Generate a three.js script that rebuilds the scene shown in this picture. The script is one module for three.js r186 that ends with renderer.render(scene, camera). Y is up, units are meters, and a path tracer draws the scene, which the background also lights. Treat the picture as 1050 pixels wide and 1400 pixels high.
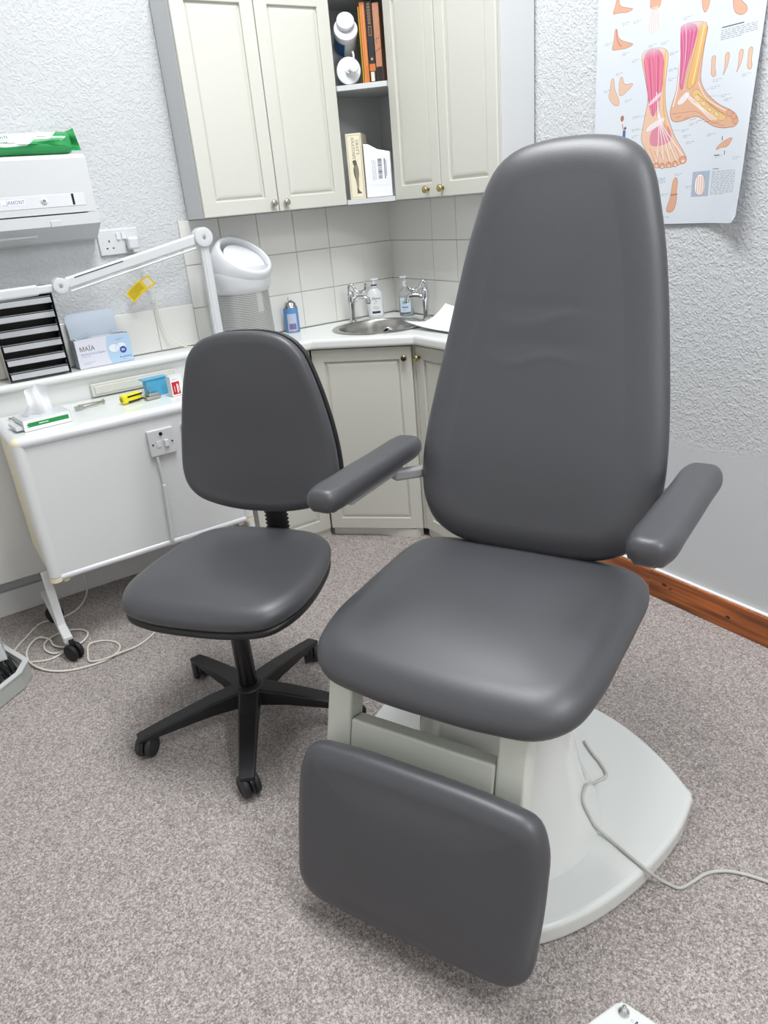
import * as THREE from 'three';
import { RoundedBoxGeometry } from 'three/addons/geometries/RoundedBoxGeometry.js';
import { mergeGeometries } from 'three/addons/utils/BufferGeometryUtils.js';
import { RectAreaLightUniformsLib } from 'three/addons/lights/RectAreaLightUniformsLib.js';
RectAreaLightUniformsLib.init();

// ---------------------------------------------------------------- camera, light, exposure
const scene = new THREE.Scene();
const camera = new THREE.PerspectiveCamera(70.385, 1050 / 1400, 0.05, 50);
camera.position.set(-1.948, 1.368, 2.917);
camera.quaternion.setFromRotationMatrix(new THREE.Matrix4().makeBasis(
  new THREE.Vector3(0.83098, -0.08419, 0.54990),
  new THREE.Vector3(0.28415, 0.91405, -0.28944),
  new THREE.Vector3(-0.47827, 0.39677, 0.78348)));
camera.updateMatrixWorld();
scene.background = new THREE.Color(0x000000);
const renderer = new THREE.WebGLRenderer();
renderer.toneMapping = THREE.LinearToneMapping;
renderer.toneMappingExposure = 1.0;
renderer.shadowMap.enabled = true;
const LAMPS = [[-0.95, 1.45, 0.6, 1.2, 23], [-0.8, 3.8, 0.6, 1.2, 18]];   // ceiling panels: x, z, size along x, size along z, power
const LAMP_Y = 3.16;

// ---------------------------------------------------------------- helpers
function mulberry(a) { return () => { a |= 0; a = a + 0x6D2B79F5 | 0; let t = Math.imul(a ^ a >>> 15, 1 | a); t = t + Math.imul(t ^ t >>> 7, 61 | t) ^ t; return ((t ^ t >>> 14) >>> 0) / 4294967296; }; }
const used = {};
function numbered(n) { if (!(n in used)) { used[n] = 0; return n; } used[n]++; return n + '_' + String(used[n]).padStart(3, '0'); }
const V3 = (x, y, z) => new THREE.Vector3(x, y, z);
function merged(gs) {
  if (!Array.isArray(gs)) return gs;
  if (gs.length === 1) return gs[0];
  return mergeGeometries(gs.map(g => { const q = g.index ? g.toNonIndexed() : g; for (const k of Object.keys(q.attributes)) if (!['position', 'normal', 'uv'].includes(k)) q.deleteAttribute(k); return q; }));
}
function obj(name, g, m, parent = scene) {
  const o = new THREE.Mesh(merged(g), m);
  o.name = parent === scene ? numbered(name) : name;
  o.castShadow = o.receiveShadow = true;
  parent.add(o); return o;
}
function tag(o, label, category, group) { o.userData.label = label; o.userData.category = category; if (group) o.userData.group = group; return o; }
function thing(name, label, category, [x, y, z] = [0, 0, 0], turn = 0, group) {
  const o = new THREE.Group(); o.name = numbered(name); scene.add(o);
  o.position.set(x, y, z); o.rotation.y = turn; return tag(o, label, category, group);
}
function struct(name, g, m) { const o = obj(name, g, m); o.userData.kind = 'structure'; return o; }
const D = Math.PI / 180;
function bx(w, h, d, x = 0, y = 0, z = 0) { return uvBox(new THREE.BoxGeometry(w, h, d).translate(x, y, z)); }
function rb(w, h, d, r, x = 0, y = 0, z = 0, seg = 2) { return uvBox(new RoundedBoxGeometry(w, h, d, seg, Math.min(r, w / 2.01, h / 2.01, d / 2.01)).translate(x, y, z)); }
// box given by its limits
function lim(x0, x1, y0, y1, z0, z1, r = 0) { const a = [x1 - x0, y1 - y0, z1 - z0], c = [(x0 + x1) / 2, (y0 + y1) / 2, (z0 + z1) / 2]; return r ? rb(...a, r, ...c) : bx(...a, ...c); }
function uvBox(g) {
  const p = g.attributes.position, n = g.attributes.normal, uv = g.attributes.uv;
  for (let i = 0; i < p.count; i++) {
    const ax = Math.abs(n.getX(i)), ay = Math.abs(n.getY(i)), az = Math.abs(n.getZ(i));
    if (ax >= ay && ax >= az) uv.setXY(i, p.getZ(i), p.getY(i));
    else if (ay >= az) uv.setXY(i, p.getX(i), p.getZ(i));
    else uv.setXY(i, p.getX(i), p.getY(i));
  }
  return g;
}
function cyl(r0, r1, h, x = 0, y = 0, z = 0, seg = 32) { return new THREE.CylinderGeometry(r1, r0, h, seg).translate(x, y + h / 2, z); }   // base at y
function lathe(pts, seg = 40) { return new THREE.LatheGeometry(pts.map(p => new THREE.Vector2(p[0], p[1])), seg); }
function tube(pts, r, seg = 64, rs = 10, closed = false) { return new THREE.TubeGeometry(new THREE.CatmullRomCurve3(pts.map(p => V3(...p)), closed, 'centripetal'), seg, r, rs, closed); }
function rodAB(a, b, r0, r1 = r0, seg = 16) {
  const A = V3(...a), B = V3(...b), d = B.clone().sub(A), g = new THREE.CylinderGeometry(r1, r0, d.length(), seg);
  g.applyQuaternion(new THREE.Quaternion().setFromUnitVectors(V3(0, 1, 0), d.clone().normalize()));
  return g.translate((A.x + B.x) / 2, (A.y + B.y) / 2, (A.z + B.z) / 2);
}
function barAB(a, b, w, h, r = 0.003) {           // rounded bar from a to b, w wide, h high
  const A = V3(...a), B = V3(...b), d = B.clone().sub(A), L = d.length(); d.normalize();
  const side = V3(0, 1, 0).cross(d); if (side.lengthSq() < 1e-6) side.set(1, 0, 0); side.normalize();
  const up = d.clone().cross(side);
  const g = rb(w, h, L, r); g.applyMatrix4(new THREE.Matrix4().makeBasis(side, up, d));
  return g.translate((A.x + B.x) / 2, (A.y + B.y) / 2, (A.z + B.z) / 2);
}
function shapeOf(pts) { const s = new THREE.Shape(); pts.forEach((p, i) => i ? s.lineTo(p[0], p[1]) : s.moveTo(p[0], p[1])); s.closePath(); return s; }
// slab of a floor-plan polygon [[x,z]...] between y0 and y1
function slab(pts, y0, y1, bevel = 0, holes = []) {
  const s = shapeOf(pts.map(([x, z]) => [x, -z]));
  for (const h of holes) s.holes.push(new THREE.Path(h.map(([x, z]) => new THREE.Vector2(x, -z))));
  const g = new THREE.ExtrudeGeometry(s, { depth: y1 - y0 - 2 * bevel, bevelEnabled: bevel > 0, bevelThickness: bevel, bevelSize: bevel, bevelOffset: -bevel, bevelSegments: 4, curveSegments: 24 });
  return g.rotateX(-Math.PI / 2).translate(0, y0 + bevel, 0);
}
function smoothOutline(pts, n = 120) { return new THREE.CatmullRomCurve3(pts.map(p => V3(p[0], p[1], 0)), true, 'centripetal').getSpacedPoints(n).slice(0, n).map(v => [v.x, v.y]); }
function smoothArc(pts, n = 28) { return new THREE.CatmullRomCurve3(pts.map(p => V3(p[0], p[1], 0)), false, 'centripetal').getSpacedPoints(n).map(v => [v.x, v.y]); }
function mirrorOutline(half) { return [...half, ...half.slice().reverse().filter(p => p[0] > 1e-6).map(p => [-p[0], p[1]])]; }   // half: x>=0, from bottom to top
// upholstered pad: outline in x,y; thickness along z; soft edge e; optional shaping f(x,y) for the front
function cushion(outline, { T = 0.06, e = 0.03, dome = 0.01, backDome = 0, n = 120, rings = 10, bend = () => 0, front = () => 0, squash = 2.2 } = {}) {
  const o = smoothOutline(outline, n); let cx = 0, cy = 0; o.forEach(p => { cx += p[0] / n; cy += p[1] / n; });
  const hx = Math.max(...o.map(p => Math.abs(p[0] - cx))), hy = Math.max(...o.map(p => Math.abs(p[1] - cy)));
  const pos = [], uv = [], idx = [];
  const ring = (fn) => { const b = pos.length / 3; o.forEach((_, i) => { const [px, py, pz] = fn(i); pos.push(px, py, pz + bend(px, py)); uv.push(px, py); }); return b; };
  let area = 0; for (let i = 0; i < n; i++) { const [x0, y0] = o[i], [x1, y1] = o[(i + 1) % n]; area += x0 * y1 - x1 * y0; }
  const sg = Math.sign(area), nor = o.map((_, i) => { const p = o[(i + n - 2) % n], q = o[(i + 2) % n], dx = q[0] - p[0], dy = q[1] - p[1], L = Math.hypot(dx, dy); return [dy / L * sg, -dx / L * sg]; });
  let lim_ = nor.map((v, i) => { const u = nor[(i + 3) % n], w = nor[(i + n - 3) % n], p = o[(i + 3) % n], q = o[(i + n - 3) % n]; const t = Math.acos(Math.max(-1, Math.min(1, u[0] * w[0] + u[1] * w[1]))); return t < 1e-4 ? 1 : 0.9 * Math.hypot(p[0] - q[0], p[1] - q[1]) / t; }).map(r => Math.min(1, r / e));
  for (let k = 0; k < 6; k++) lim_ = lim_.map((v, i) => Math.min(v, (lim_[(i + 1) % n] + lim_[(i + n - 1) % n] + v) / 3 + 0.02));
  for (let k = 0; k < 4; k++) lim_ = lim_.map((v, i) => (lim_[(i + 1) % n] + lim_[(i + n - 1) % n] + v) / 3);
  const inset = (i, d) => [o[i][0] - nor[i][0] * d * lim_[i], o[i][1] - nor[i][1] * d * lim_[i]];
  const bases = [];
  const face = (sign, dm, f) => { const out = []; for (let k = 0; k <= rings; k++) { const s = 0.02 + 0.98 * k / rings; out.push(ring((i) => { const [ix, iy] = inset(i, e); const px = cx + (ix - cx) * s, py = cy + (iy - cy) * s; return [px, py, sign * (T / 2 + dm * Math.max(0, 1 - Math.abs((px - cx) / hx) ** 2.4) * Math.max(0, 1 - Math.abs((py - cy) / hy) ** 2.4) * (1 - s ** 4)) + f(px, py) * (1 - s ** 6)]; })); } return out; };
  bases.push(...face(1, dome, front));
  const E = 9;
  for (let k = 1; k < 2 * E; k++) {
    const a = k / (2 * E) * Math.PI, sx = Math.sin(a), cz = Math.cos(a);
    const q = Math.pow(Math.abs(sx), 2 / squash), w = Math.sign(cz) * Math.pow(Math.abs(cz), 2 / squash);
    bases.push(ring((i) => { const [ix, iy] = inset(i, e * (1 - q)); return [ix, iy, T / 2 * w]; }));
  }
  bases.push(...face(-1, backDome, () => 0).reverse());
  for (let r = 0; r < bases.length - 1; r++) for (let i = 0; i < n; i++) { const j = (i + 1) % n, a = bases[r] + i, b = bases[r] + j, c = bases[r + 1] + i, d = bases[r + 1] + j; idx.push(a, c, b, b, c, d); }
  for (const [b, flip] of [[bases[0], 0], [bases[bases.length - 1], 1]]) { const c = pos.length / 3; let z = 0; for (let i = 0; i < n; i++) z += pos[(b + i) * 3 + 2] / n; pos.push(cx, cy, z); uv.push(cx, cy); for (let i = 0; i < n; i++) { const j = (i + 1) % n; flip ? idx.push(c, b + j, b + i) : idx.push(c, b + i, b + j); } }
  const g = new THREE.BufferGeometry(); g.setAttribute('position', new THREE.Float32BufferAttribute(pos, 3)); g.setAttribute('uv', new THREE.Float32BufferAttribute(uv, 2)); g.setIndex(idx);
  // outline direction decides which way the faces look
  if (area < 0) { for (let i = 0; i < idx.length; i += 3) { const t = idx[i]; idx[i] = idx[i + 1]; idx[i + 1] = t; } g.setIndex(idx); }
  g.computeVertexNormals(); return g;
}

// ---------------------------------------------------------------- textures
function lattice(seed, n) { const r = mulberry(seed), a = new Float32Array(n * n); for (let i = 0; i < a.length; i++) a[i] = r(); return (x, y) => { x *= n; y *= n; const xi = Math.floor(x), yi = Math.floor(y); let fx = x - xi, fy = y - yi; fx = fx * fx * (3 - 2 * fx); fy = fy * fy * (3 - 2 * fy); const w = v => ((v % n) + n) % n; const x0 = w(xi), x1 = w(xi + 1), y0 = w(yi) * n, y1 = w(yi + 1) * n; return (a[y0 + x0] * (1 - fx) + a[y0 + x1] * fx) * (1 - fy) + (a[y1 + x0] * (1 - fx) + a[y1 + x1] * fx) * fy; }; }
function dataTex(size, fn, metres, srgb = false) {
  const d = new Uint8Array(size * size * 4);
  for (let j = 0; j < size; j++) for (let i = 0; i < size; i++) { const c = fn(i / size, j / size), k = (j * size + i) * 4; if (typeof c === 'number') { d[k] = d[k + 1] = d[k + 2] = Math.max(0, Math.min(255, c * 255)); } else { d[k] = c[0]; d[k + 1] = c[1]; d[k + 2] = c[2]; } d[k + 3] = 255; }
  const t = new THREE.DataTexture(d, size, size); t.magFilter = THREE.LinearFilter; t.minFilter = THREE.LinearMipmapLinearFilter; t.generateMipmaps = true;
  t.wrapS = t.wrapT = THREE.RepeatWrapping; t.repeat.set(1 / metres, 1 / metres); if (srgb) t.colorSpace = THREE.SRGBColorSpace; t.needsUpdate = true; return t;
}
const ss = (a, b, x) => { const t = Math.max(0, Math.min(1, (x - a) / (b - a))); return t * t * (3 - 2 * t); };
function canvasTex(w, h, draw) { const c = document.createElement('canvas'); c.width = w; c.height = h; const x = c.getContext('2d'); draw(x, w, h); const t = new THREE.CanvasTexture(c); t.colorSpace = THREE.SRGBColorSpace; t.magFilter = THREE.LinearFilter; return t; }

// stippled plaster: raised irregular dabs about a centimetre across
const n60 = lattice(11, 84), n120 = lattice(12, 170), n240 = lattice(13, 340), n8 = lattice(14, 8);
const stippleFn = (u, v) => { const w = n60(u + 0.02 * n8(u * 6, v * 6), v + 0.02 * n8(v * 6, u * 6 + 0.3)); const a = n120(u, v) * 0.5 + w * 0.5; return 0.62 * ss(0.42, 0.66, a) * (0.6 + 0.4 * n240(u, v)) + 0.25 * w + 0.13 * n240(u, v); };
const stipple = dataTex(1024, stippleFn, 0.7);
// plaster with the stipple hacked off below about 0.6 m (right wall, mapped 2.5 x 2.5 m)
const s30 = lattice(21, 300), s31 = lattice(22, 600), s32 = lattice(23, 14), s33 = lattice(24, 50), s34 = lattice(25, 860);
const stippleLow = dataTex(2048, (u, v) => { const y = v * 2.5; const a = s30(u + 0.004 * s33(u * 3, v * 3), v + 0.004 * s33(v * 3, u * 3 + 0.4)) * 0.4 + s31(u, v) * 0.45 + s34(u, v) * 0.15; const st = 0.62 * ss(0.42, 0.66, a) * (0.6 + 0.4 * s34(u, v)) + 0.25 * s30(u, v) + 0.13 * s34(u, v); const k = ss(0.56, 0.66, y + 0.10 * (s32(u, v) - 0.5) + 0.05 * (s33(u, v) - 0.5)); return st * k + (1 - k) * (0.30 + 0.25 * s32(u * 1, v) + 0.05 * s33(u, v)); }, 2.5);
// carpet: flecked loop pile
const c1 = lattice(31, 128), c2 = lattice(32, 256), c3 = lattice(33, 12), c4 = lattice(34, 512);
const carpetCol = dataTex(1024, (u, v) => { const f = c1(u, v) * 0.30 + c2(u, v) * 0.40 + c4(u, v) * 0.30; const m = (c3(u, v) - 0.5) * 0.05; let t = (f - 0.5) * 3.3 + m; const k = 0.5 + t * 0.5; const q = Math.max(0, Math.min(1, k)); return [122 + 106 * q, 114 + 104 * q, 111 + 102 * q]; }, 0.55, true);
const carpetBump = dataTex(1024, (u, v) => c2(u, v) * 0.5 + c4(u, v) * 0.5, 0.55);
const v1 = lattice(41, 200), v2 = lattice(42, 90);
const grain = dataTex(512, (u, v) => v1(u * 0.35, v) * 0.7 + v2(u, v) * 0.3, 0.16);
const w1 = lattice(51, 64), w2 = lattice(52, 16);
const pine = dataTex(512, (u, v) => { const g = w1(u * 0.06, v) * 0.6 + w2(u * 0.25, v) * 0.4; const k = 0.72 + 0.5 * (g - 0.5); return [226 * k, 126 * k, 62 * k]; }, 0.5, true);

// ---------------------------------------------------------------- materials
const std = (c, rough = 0.5, o = {}) => new THREE.MeshStandardMaterial({ color: c, roughness: rough, ...o });
const phys = (c, rough = 0.5, o = {}) => new THREE.MeshPhysicalMaterial({ color: c, roughness: rough, ...o });
const M = {
  stipple: std(0xcfd1d3, 0.75, { bumpMap: stipple, bumpScale: 0.0018 }),
  stippleLow: std(0xcfd1d3, 0.75, { bumpMap: stippleLow, bumpScale: 0.0018 }),
  paint: std(0xe9e9e7, 0.7), ceiling: std(0xf2f2f0, 0.85),
  carpet: std(0xffffff, 1, { map: carpetCol, bumpMap: carpetBump, bumpScale: 0.003 }),
  pine: std(0xffffff, 0.35, { map: pine }), knot: std(0x4a2412, 0.5),
  caulk: std(0xf4f2ee, 0.5),
  tile: phys(0xe9e8e3, 0.12), tile2: phys(0xe6e5e0, 0.14), grout: std(0xc9c7c0, 0.9),
  cream: phys(0xd1d0c7, 0.32), carcass: std(0xd0d2d3, 0.4), plinth: std(0xd9d8d0, 0.45), counter: phys(0xe9ebe9, 0.22),
  brass: std(0xb9a878, 0.22, { metalness: 1 }), nickel: std(0xb8b4aa, 0.25, { metalness: 1 }), chrome: std(0xd8d9db, 0.07, { metalness: 1 }), steel: std(0xb9b8b4, 0.26, { metalness: 1 }),
  vinyl: phys(0x454549, 0.43, { clearcoat: 0.35, clearcoatRoughness: 0.42, bumpMap: grain, bumpScale: 0.00012 }),
  black: std(0x1b1b1d, 0.42), blackSoft: std(0x17171a, 0.6), blackGloss: std(0x101012, 0.2),
  wheel: std(0x2a2a2d, 0.5),
  gloss: phys(0xe4e6e3, 0.13, { clearcoat: 0.6, clearcoatRoughness: 0.05 }), offwhite: phys(0xdddfd4, 0.28), paleGrey: std(0xcfd1d0, 0.4),
  white: phys(0xd6d8da, 0.35), whiteGloss: phys(0xe2e4e7, 0.15), yellowed: std(0xe9dfc0, 0.4), enamel: phys(0xdedfdf, 0.3), worktopWhite: phys(0xe8edea, 0.12),
  cable: std(0xe6e2d6, 0.5), cableGrey: std(0xc9c7c2, 0.5),
  greyArm: std(0x9b9b9b, 0.35), darkHole: std(0x0b0b0c, 0.8),
};

// ---------------------------------------------------------------- room
const ROOM = { x0: -3.5, x1: 0, z0: 0, z1: 4.8, h: 3.2, t: 0.12 };
{
  const { x0, x1, z0, z1, h, t } = ROOM;
  struct('floor', lim(x0 - t, x1 + t, -0.1, 0, z0 - t, z1 + t), M.carpet);
  struct('ceiling', lim(x0 - t, x1 + t, h, h + 0.1, z0 - t, z1 + t), M.ceiling);
  const wb = struct('wall_back', lim(x0 - t, x1 + t, 0, h, z0 - t, z0), M.stipple);
  const wr = struct('wall_right', lim(x1, x1 + t, 0, h, z0, z1 + t), M.stippleLow);
  struct('wall_left', lim(x0 - t, x0, 0, h, z0, z1 + t), M.paint);
  struct('wall_front', lim(x0, x1, 0, h, z1, z1 + t), M.paint);
  // splashback tiles, proud of the grout
  const TS = 0.1613, G = 0.0012, TH = 0.007;
  const tileGeo = {}; const tileBox = (w, hh, d) => { const k = [w, hh, d].map(v => v.toFixed(4)).join(); return tileGeo[k] ||= rb(w, hh, d, 0.0018, 0, 0, 0, 1); };
  const rnd = mulberry(7);
  const tile = (parent, w, hh, x, y, z, turn) => { const o = obj('tile', tileBox(w - 2 * G, hh - 2 * G, TH), rnd() < 0.5 ? M.tile : M.tile2, parent); o.position.set(x, y, z); o.rotation.set((rnd() - 0.5) * 0.004, turn + (rnd() - 0.5) * 0.004, 0); return o; };
  const rows = [[0.875, 1.025], [1.025, 1.187], [1.187, 1.349]];
  obj('grout', [lim(-6 * TS, -0.004, 0.875, 1.349, 0, 0.004), lim(-1.90, -6 * TS, 0.886, 1.045, 0, 0.004)], M.grout, wb);
  obj('grout', lim(-0.004, 0, 0.875, 1.349, 0, 6 * TS), M.grout, wr);
  for (const [y0, y1] of rows) for (let k = 0; k < 6; k++) {
    tile(wb, TS, y1 - y0, -(k + 0.5) * TS - (k ? 0 : 0.004), (y0 + y1) / 2, 0.004, 0);
    tile(wr, TS, y1 - y0, -0.004, (y0 + y1) / 2, (k + 0.5) * TS + (k ? 0 : 0.005), Math.PI / 2);
  }
  for (let k = 0; k < 6; k++) tile(wb, 0.157, 0.158, -0.952 - 0.016 - (k + 0.5) * 0.157, 0.966, 0.004, 0);
  // skirtings
  const bb = struct('baseboard_right', lim(-0.02, 0, 0, 0.1, 0.96, z1, 0.004), M.pine);
  const kg = new THREE.SphereGeometry(1, 12, 8);
  for (const [zz, yy, s] of [[1.56, 0.064, 0.007], [1.585, 0.058, 0.004], [1.80, 0.047, 0.006], [2.3, 0.06, 0.006]]) { const k = obj('knot', kg, M.knot, bb); k.position.set(-0.02, yy, zz); k.scale.set(0.0008, s * 0.8, s * 1.4); }
  obj('caulk_line', lim(-0.012, 0, 0.1, 0.104, 0.96, z1), M.caulk, bb);
  struct('baseboard_back', lim(x0, -0.97, 0, 0.10, 0, 0.018, 0.005), M.paint);
  struct('trim_1', lim(-2.35, -0.972, 0.17, 0.858, 0.080, 0.097, 0.002), M.paint);      // boarded front under the ledge
  struct('baseboard_left', lim(x0, x0 + 0.018, 0, 0.1, 0.02, z1, 0.004), M.paint);
  struct('baseboard_front', lim(x0 + 0.02, -0.022, 0, 0.1, z1 - 0.018, z1, 0.004), M.paint);
}
// ceiling light panel (the source of the soft overhead light)
for (const [x, z, w, d, power] of LAMPS) {
  const t = thing('ceiling_light', z < 3 ? 'flat white ceiling light panel above the grey chairs' : 'flat white ceiling light panel nearer the far end of the room', 'light', [x, ROOM.h, z]);
  obj('frame', [lim(-w / 2 - 0.02, w / 2 + 0.02, -0.04, 0, -d / 2 - 0.02, -d / 2), lim(-w / 2 - 0.02, w / 2 + 0.02, -0.04, 0, d / 2, d / 2 + 0.02), lim(-w / 2 - 0.02, -w / 2, -0.04, 0, -d / 2, d / 2), lim(w / 2, w / 2 + 0.02, -0.04, 0, -d / 2, d / 2)], M.white, t);
  obj('diffuser', lim(-w / 2, w / 2, -0.034, -0.004, -d / 2, d / 2), new THREE.MeshStandardMaterial({ color: 0xffffff, emissive: 0xfbfcff, emissiveIntensity: 3 }), t);
  const L = new THREE.RectAreaLight(new THREE.Color(0.955, 0.98, 1.0), power, w, d);
  L.position.set(x, LAMP_Y - 0.005, z); L.rotation.x = -Math.PI / 2; L.castShadow = true; scene.add(L);
}

// ---------------------------------------------------------------- fitted furniture
// vinyl-wrapped door with a raised field: origin bottom-left of its back face, looking +z
function doorGeo(w, h) {
  const fr = 0.052, t = 0.018;
  const rect = (x0, y0, x1, y1) => [[x0, y0], [x1, y0], [x1, y1], [x0, y1]];
  const frame = shapeOf(rect(0.0015, 0.0015, w - 0.0015, h - 0.0015)); frame.holes.push(new THREE.Path(rect(fr, fr, w - fr, h - fr).map(p => new THREE.Vector2(...p))));
  const opt = (b, s = 3) => ({ bevelEnabled: true, bevelThickness: b, bevelSize: b, bevelOffset: -b, bevelSegments: s });
  const f = new THREE.ExtrudeGeometry(frame, { depth: 0.008, ...opt(0.003) }).translate(0, 0, t - 0.014 + 0.003);
  const p = new THREE.ExtrudeGeometry(shapeOf(rect(fr + 0.006, fr + 0.006, w - fr - 0.006, h - fr - 0.006)), { depth: 0.001, bevelEnabled: true, bevelThickness: 0.006, bevelSize: 0.014, bevelOffset: -0.014, bevelSegments: 3 }).translate(0, 0, t - 0.0145 + 0.003);
  return [bx(w - 0.003, h - 0.003, 0.008, w / 2, h / 2, 0.004), f, p];
}
function door(parent, w, h, pos, turn, knobAt, knobMat = M.nickel) {
  const d = obj('door', doorGeo(w, h), M.cream, parent); d.position.set(...pos); d.rotation.y = turn;
  if (knobAt) { const k = obj('knob', lathe([[0, 0], [0.006, 0], [0.005, 0.008], [0.0115, 0.013], [0.013, 0.018], [0.0115, 0.023], [0.006, 0.025], [0, 0.025]], 24).rotateX(Math.PI / 2), knobMat, d); k.position.set(knobAt[0], knobAt[1], 0.018); }
  return d;
}
{ // wall cabinets
  const y0 = 1.35, y1 = 2.07, H = y1 - y0;
  const a = thing('wall_cabinet', 'cream two-door wall cabinet with nickel knobs left of the open corner shelf', 'cabinet', [-0.926, y0, 0]);
  obj('carcass', lim(0, 0.606, 0, H, 0.008, 0.170, 0.001), M.carcass, a);
  door(a, 0.303, H, [0, 0, 0.171], 0, [0.276, 0.031]); door(a, 0.303, H, [0.303, 0, 0.171], 0, [0.027, 0.031]);
  const b = thing('wall_cabinet', 'cream two-door wall cabinet with brass knobs on the wall beside the foot poster', 'cabinet', [0, y0, 0.312]);
  obj('carcass', lim(-0.152, -0.008, 0, H, 0, 0.612, 0.001), M.carcass, b);
  door(b, 0.297, H, [-0.153, 0, 0.002], -Math.PI / 2, [0.222, 0.03], M.brass); door(b, 0.311, H, [-0.153, 0, 0.301], -Math.PI / 2, [0.012, 0.03], M.brass);
  // open corner shelf with a slanted front
  const c = thing('corner_shelf', 'open white corner shelf between the cream wall cabinets', 'shelf', [0, y0, 0]);
  const plan = [[-0.008, 0.010], [-0.317, 0.010], [-0.317, 0.186], [-0.172, 0.309], [-0.008, 0.309]];
  for (const y of [0, 0.40, H - 0.018]) obj('shelf_board', slab(plan, y, y + 0.018, 0.001), M.carcass, c);
  obj('back_panel', lim(-0.313, -0.016, 0.018, H - 0.018, 0.010, 0.016), M.carcass, c);
  obj('back_panel', lim(-0.016, -0.010, 0.018, H - 0.018, 0.010, 0.309), M.carcass, c);
}
const WT = 0.875;
{ // base units
  const l = thing('base_cabinet', 'cream base cabinet behind the swivel chair, left of the sink unit', 'cabinet', [-0.95, 0, 0]);
  obj('carcass', lim(0, 0.33, 0.04, 0.834, 0.01, 0.262), M.carcass, l); obj('plinth', lim(0, 0.333, 0, 0.04, 0.2, 0.266), M.plinth, l);
  door(l, 0.332, 0.79, [0, 0.04, 0.263], 0, [0.31, 0.74]);
  const c = thing('corner_sink_cabinet', 'cream diagonal corner base cabinet under the round sink', 'cabinet', [0, 0, 0]);
  const q = [[-0.604, 0.02], [-0.604, 0.258], [-0.302, 0.56], [-0.02, 0.56], [-0.02, 0.02]];
  obj('carcass', slab(q, 0.04, 0.66), M.carcass, c);
  obj('plinth', slab([[-0.594, 0.266], [-0.31, 0.55], [-0.35, 0.55], [-0.594, 0.306 - 0.1]], 0, 0.04), M.plinth, c);
  const len = 0.412; const dd = door(c, len, 0.79, [-0.6025, 0.04, 0.268], -Math.PI / 4, [len - 0.03, 0.745], M.brass);
  obj('knob_cap', new THREE.SphereGeometry(0.010, 16, 10), M.blackGloss, dd).position.set(len - 0.03, 0.745, 0.042);
  obj('filler_post', lim(-0.314, -0.292, 0.04, 0.834, 0.561, 0.5735), M.cream, c);
  const r = thing('base_cabinet', 'cream base cabinet partly hidden behind the tall treatment chair back', 'cabinet', [0, 0, 0.574]);
  obj('carcass', lim(-0.292, -0.01, 0.04, 0.834, 0, 0.39), M.carcass, r); obj('plinth', lim(-0.296, -0.23, 0, 0.04, 0, 0.39), M.plinth, r);
  door(r, 0.388, 0.79, [-0.293, 0.04, 0.001], -Math.PI / 2, [0.03, 0.745], M.brass);
  // worktop with a round cut-out for the sink
  const sc = [-0.29, 0.30], hole = []; for (let i = 0; i < 48; i++) hole.push([sc[0] + 0.176 * Math.cos(-i / 48 * 2 * Math.PI), sc[1] + 0.176 * Math.sin(-i / 48 * 2 * Math.PI)]);
  tag(obj('worktop', slab([[-0.968, 0.012], [-0.968, 0.318], [-0.622, 0.318], [-0.335, 0.605], [-0.335, 0.965], [-0.012, 0.965], [-0.012, 0.012]], 0.836, WT, 0.012, [hole]), M.counter), 'pale laminate corner worktop with rounded front edge around the sink', 'worktop');
  const s = thing('corner_sink', 'round stainless steel sink set into the corner worktop', 'sink', [sc[0], WT, sc[1]]);
  obj('rim', lathe([[0.167, -0.001], [0.170, 0.004], [0.184, 0.005], [0.196, 0.003], [0.198, 0.0005], [0.178, 0.0002]], 64), M.steel, s);
  obj('bowl', lathe([[0, -0.155], [0.03, -0.157], [0.09, -0.15], [0.130, -0.135], [0.150, -0.10], [0.160, -0.03], [0.164, -0.004], [0.169, 0.003]], 64), M.steel, s);
  const ov = obj('overflow', new THREE.TorusGeometry(0.017, 0.004, 10, 28), M.chrome, s); ov.position.set(0.106, -0.05, -0.106); ov.rotation.y = -Math.PI / 4;
  const oh = obj('overflow_hole', new THREE.CircleGeometry(0.014, 24), M.darkHole, s); oh.position.set(0.107, -0.05, -0.107); oh.rotation.y = -Math.PI / 4;
  obj('overflow_bar', rodAB([0.097, -0.060, -0.113], [0.113, -0.040, -0.097], 0.003), M.chrome, s);
}
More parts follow.
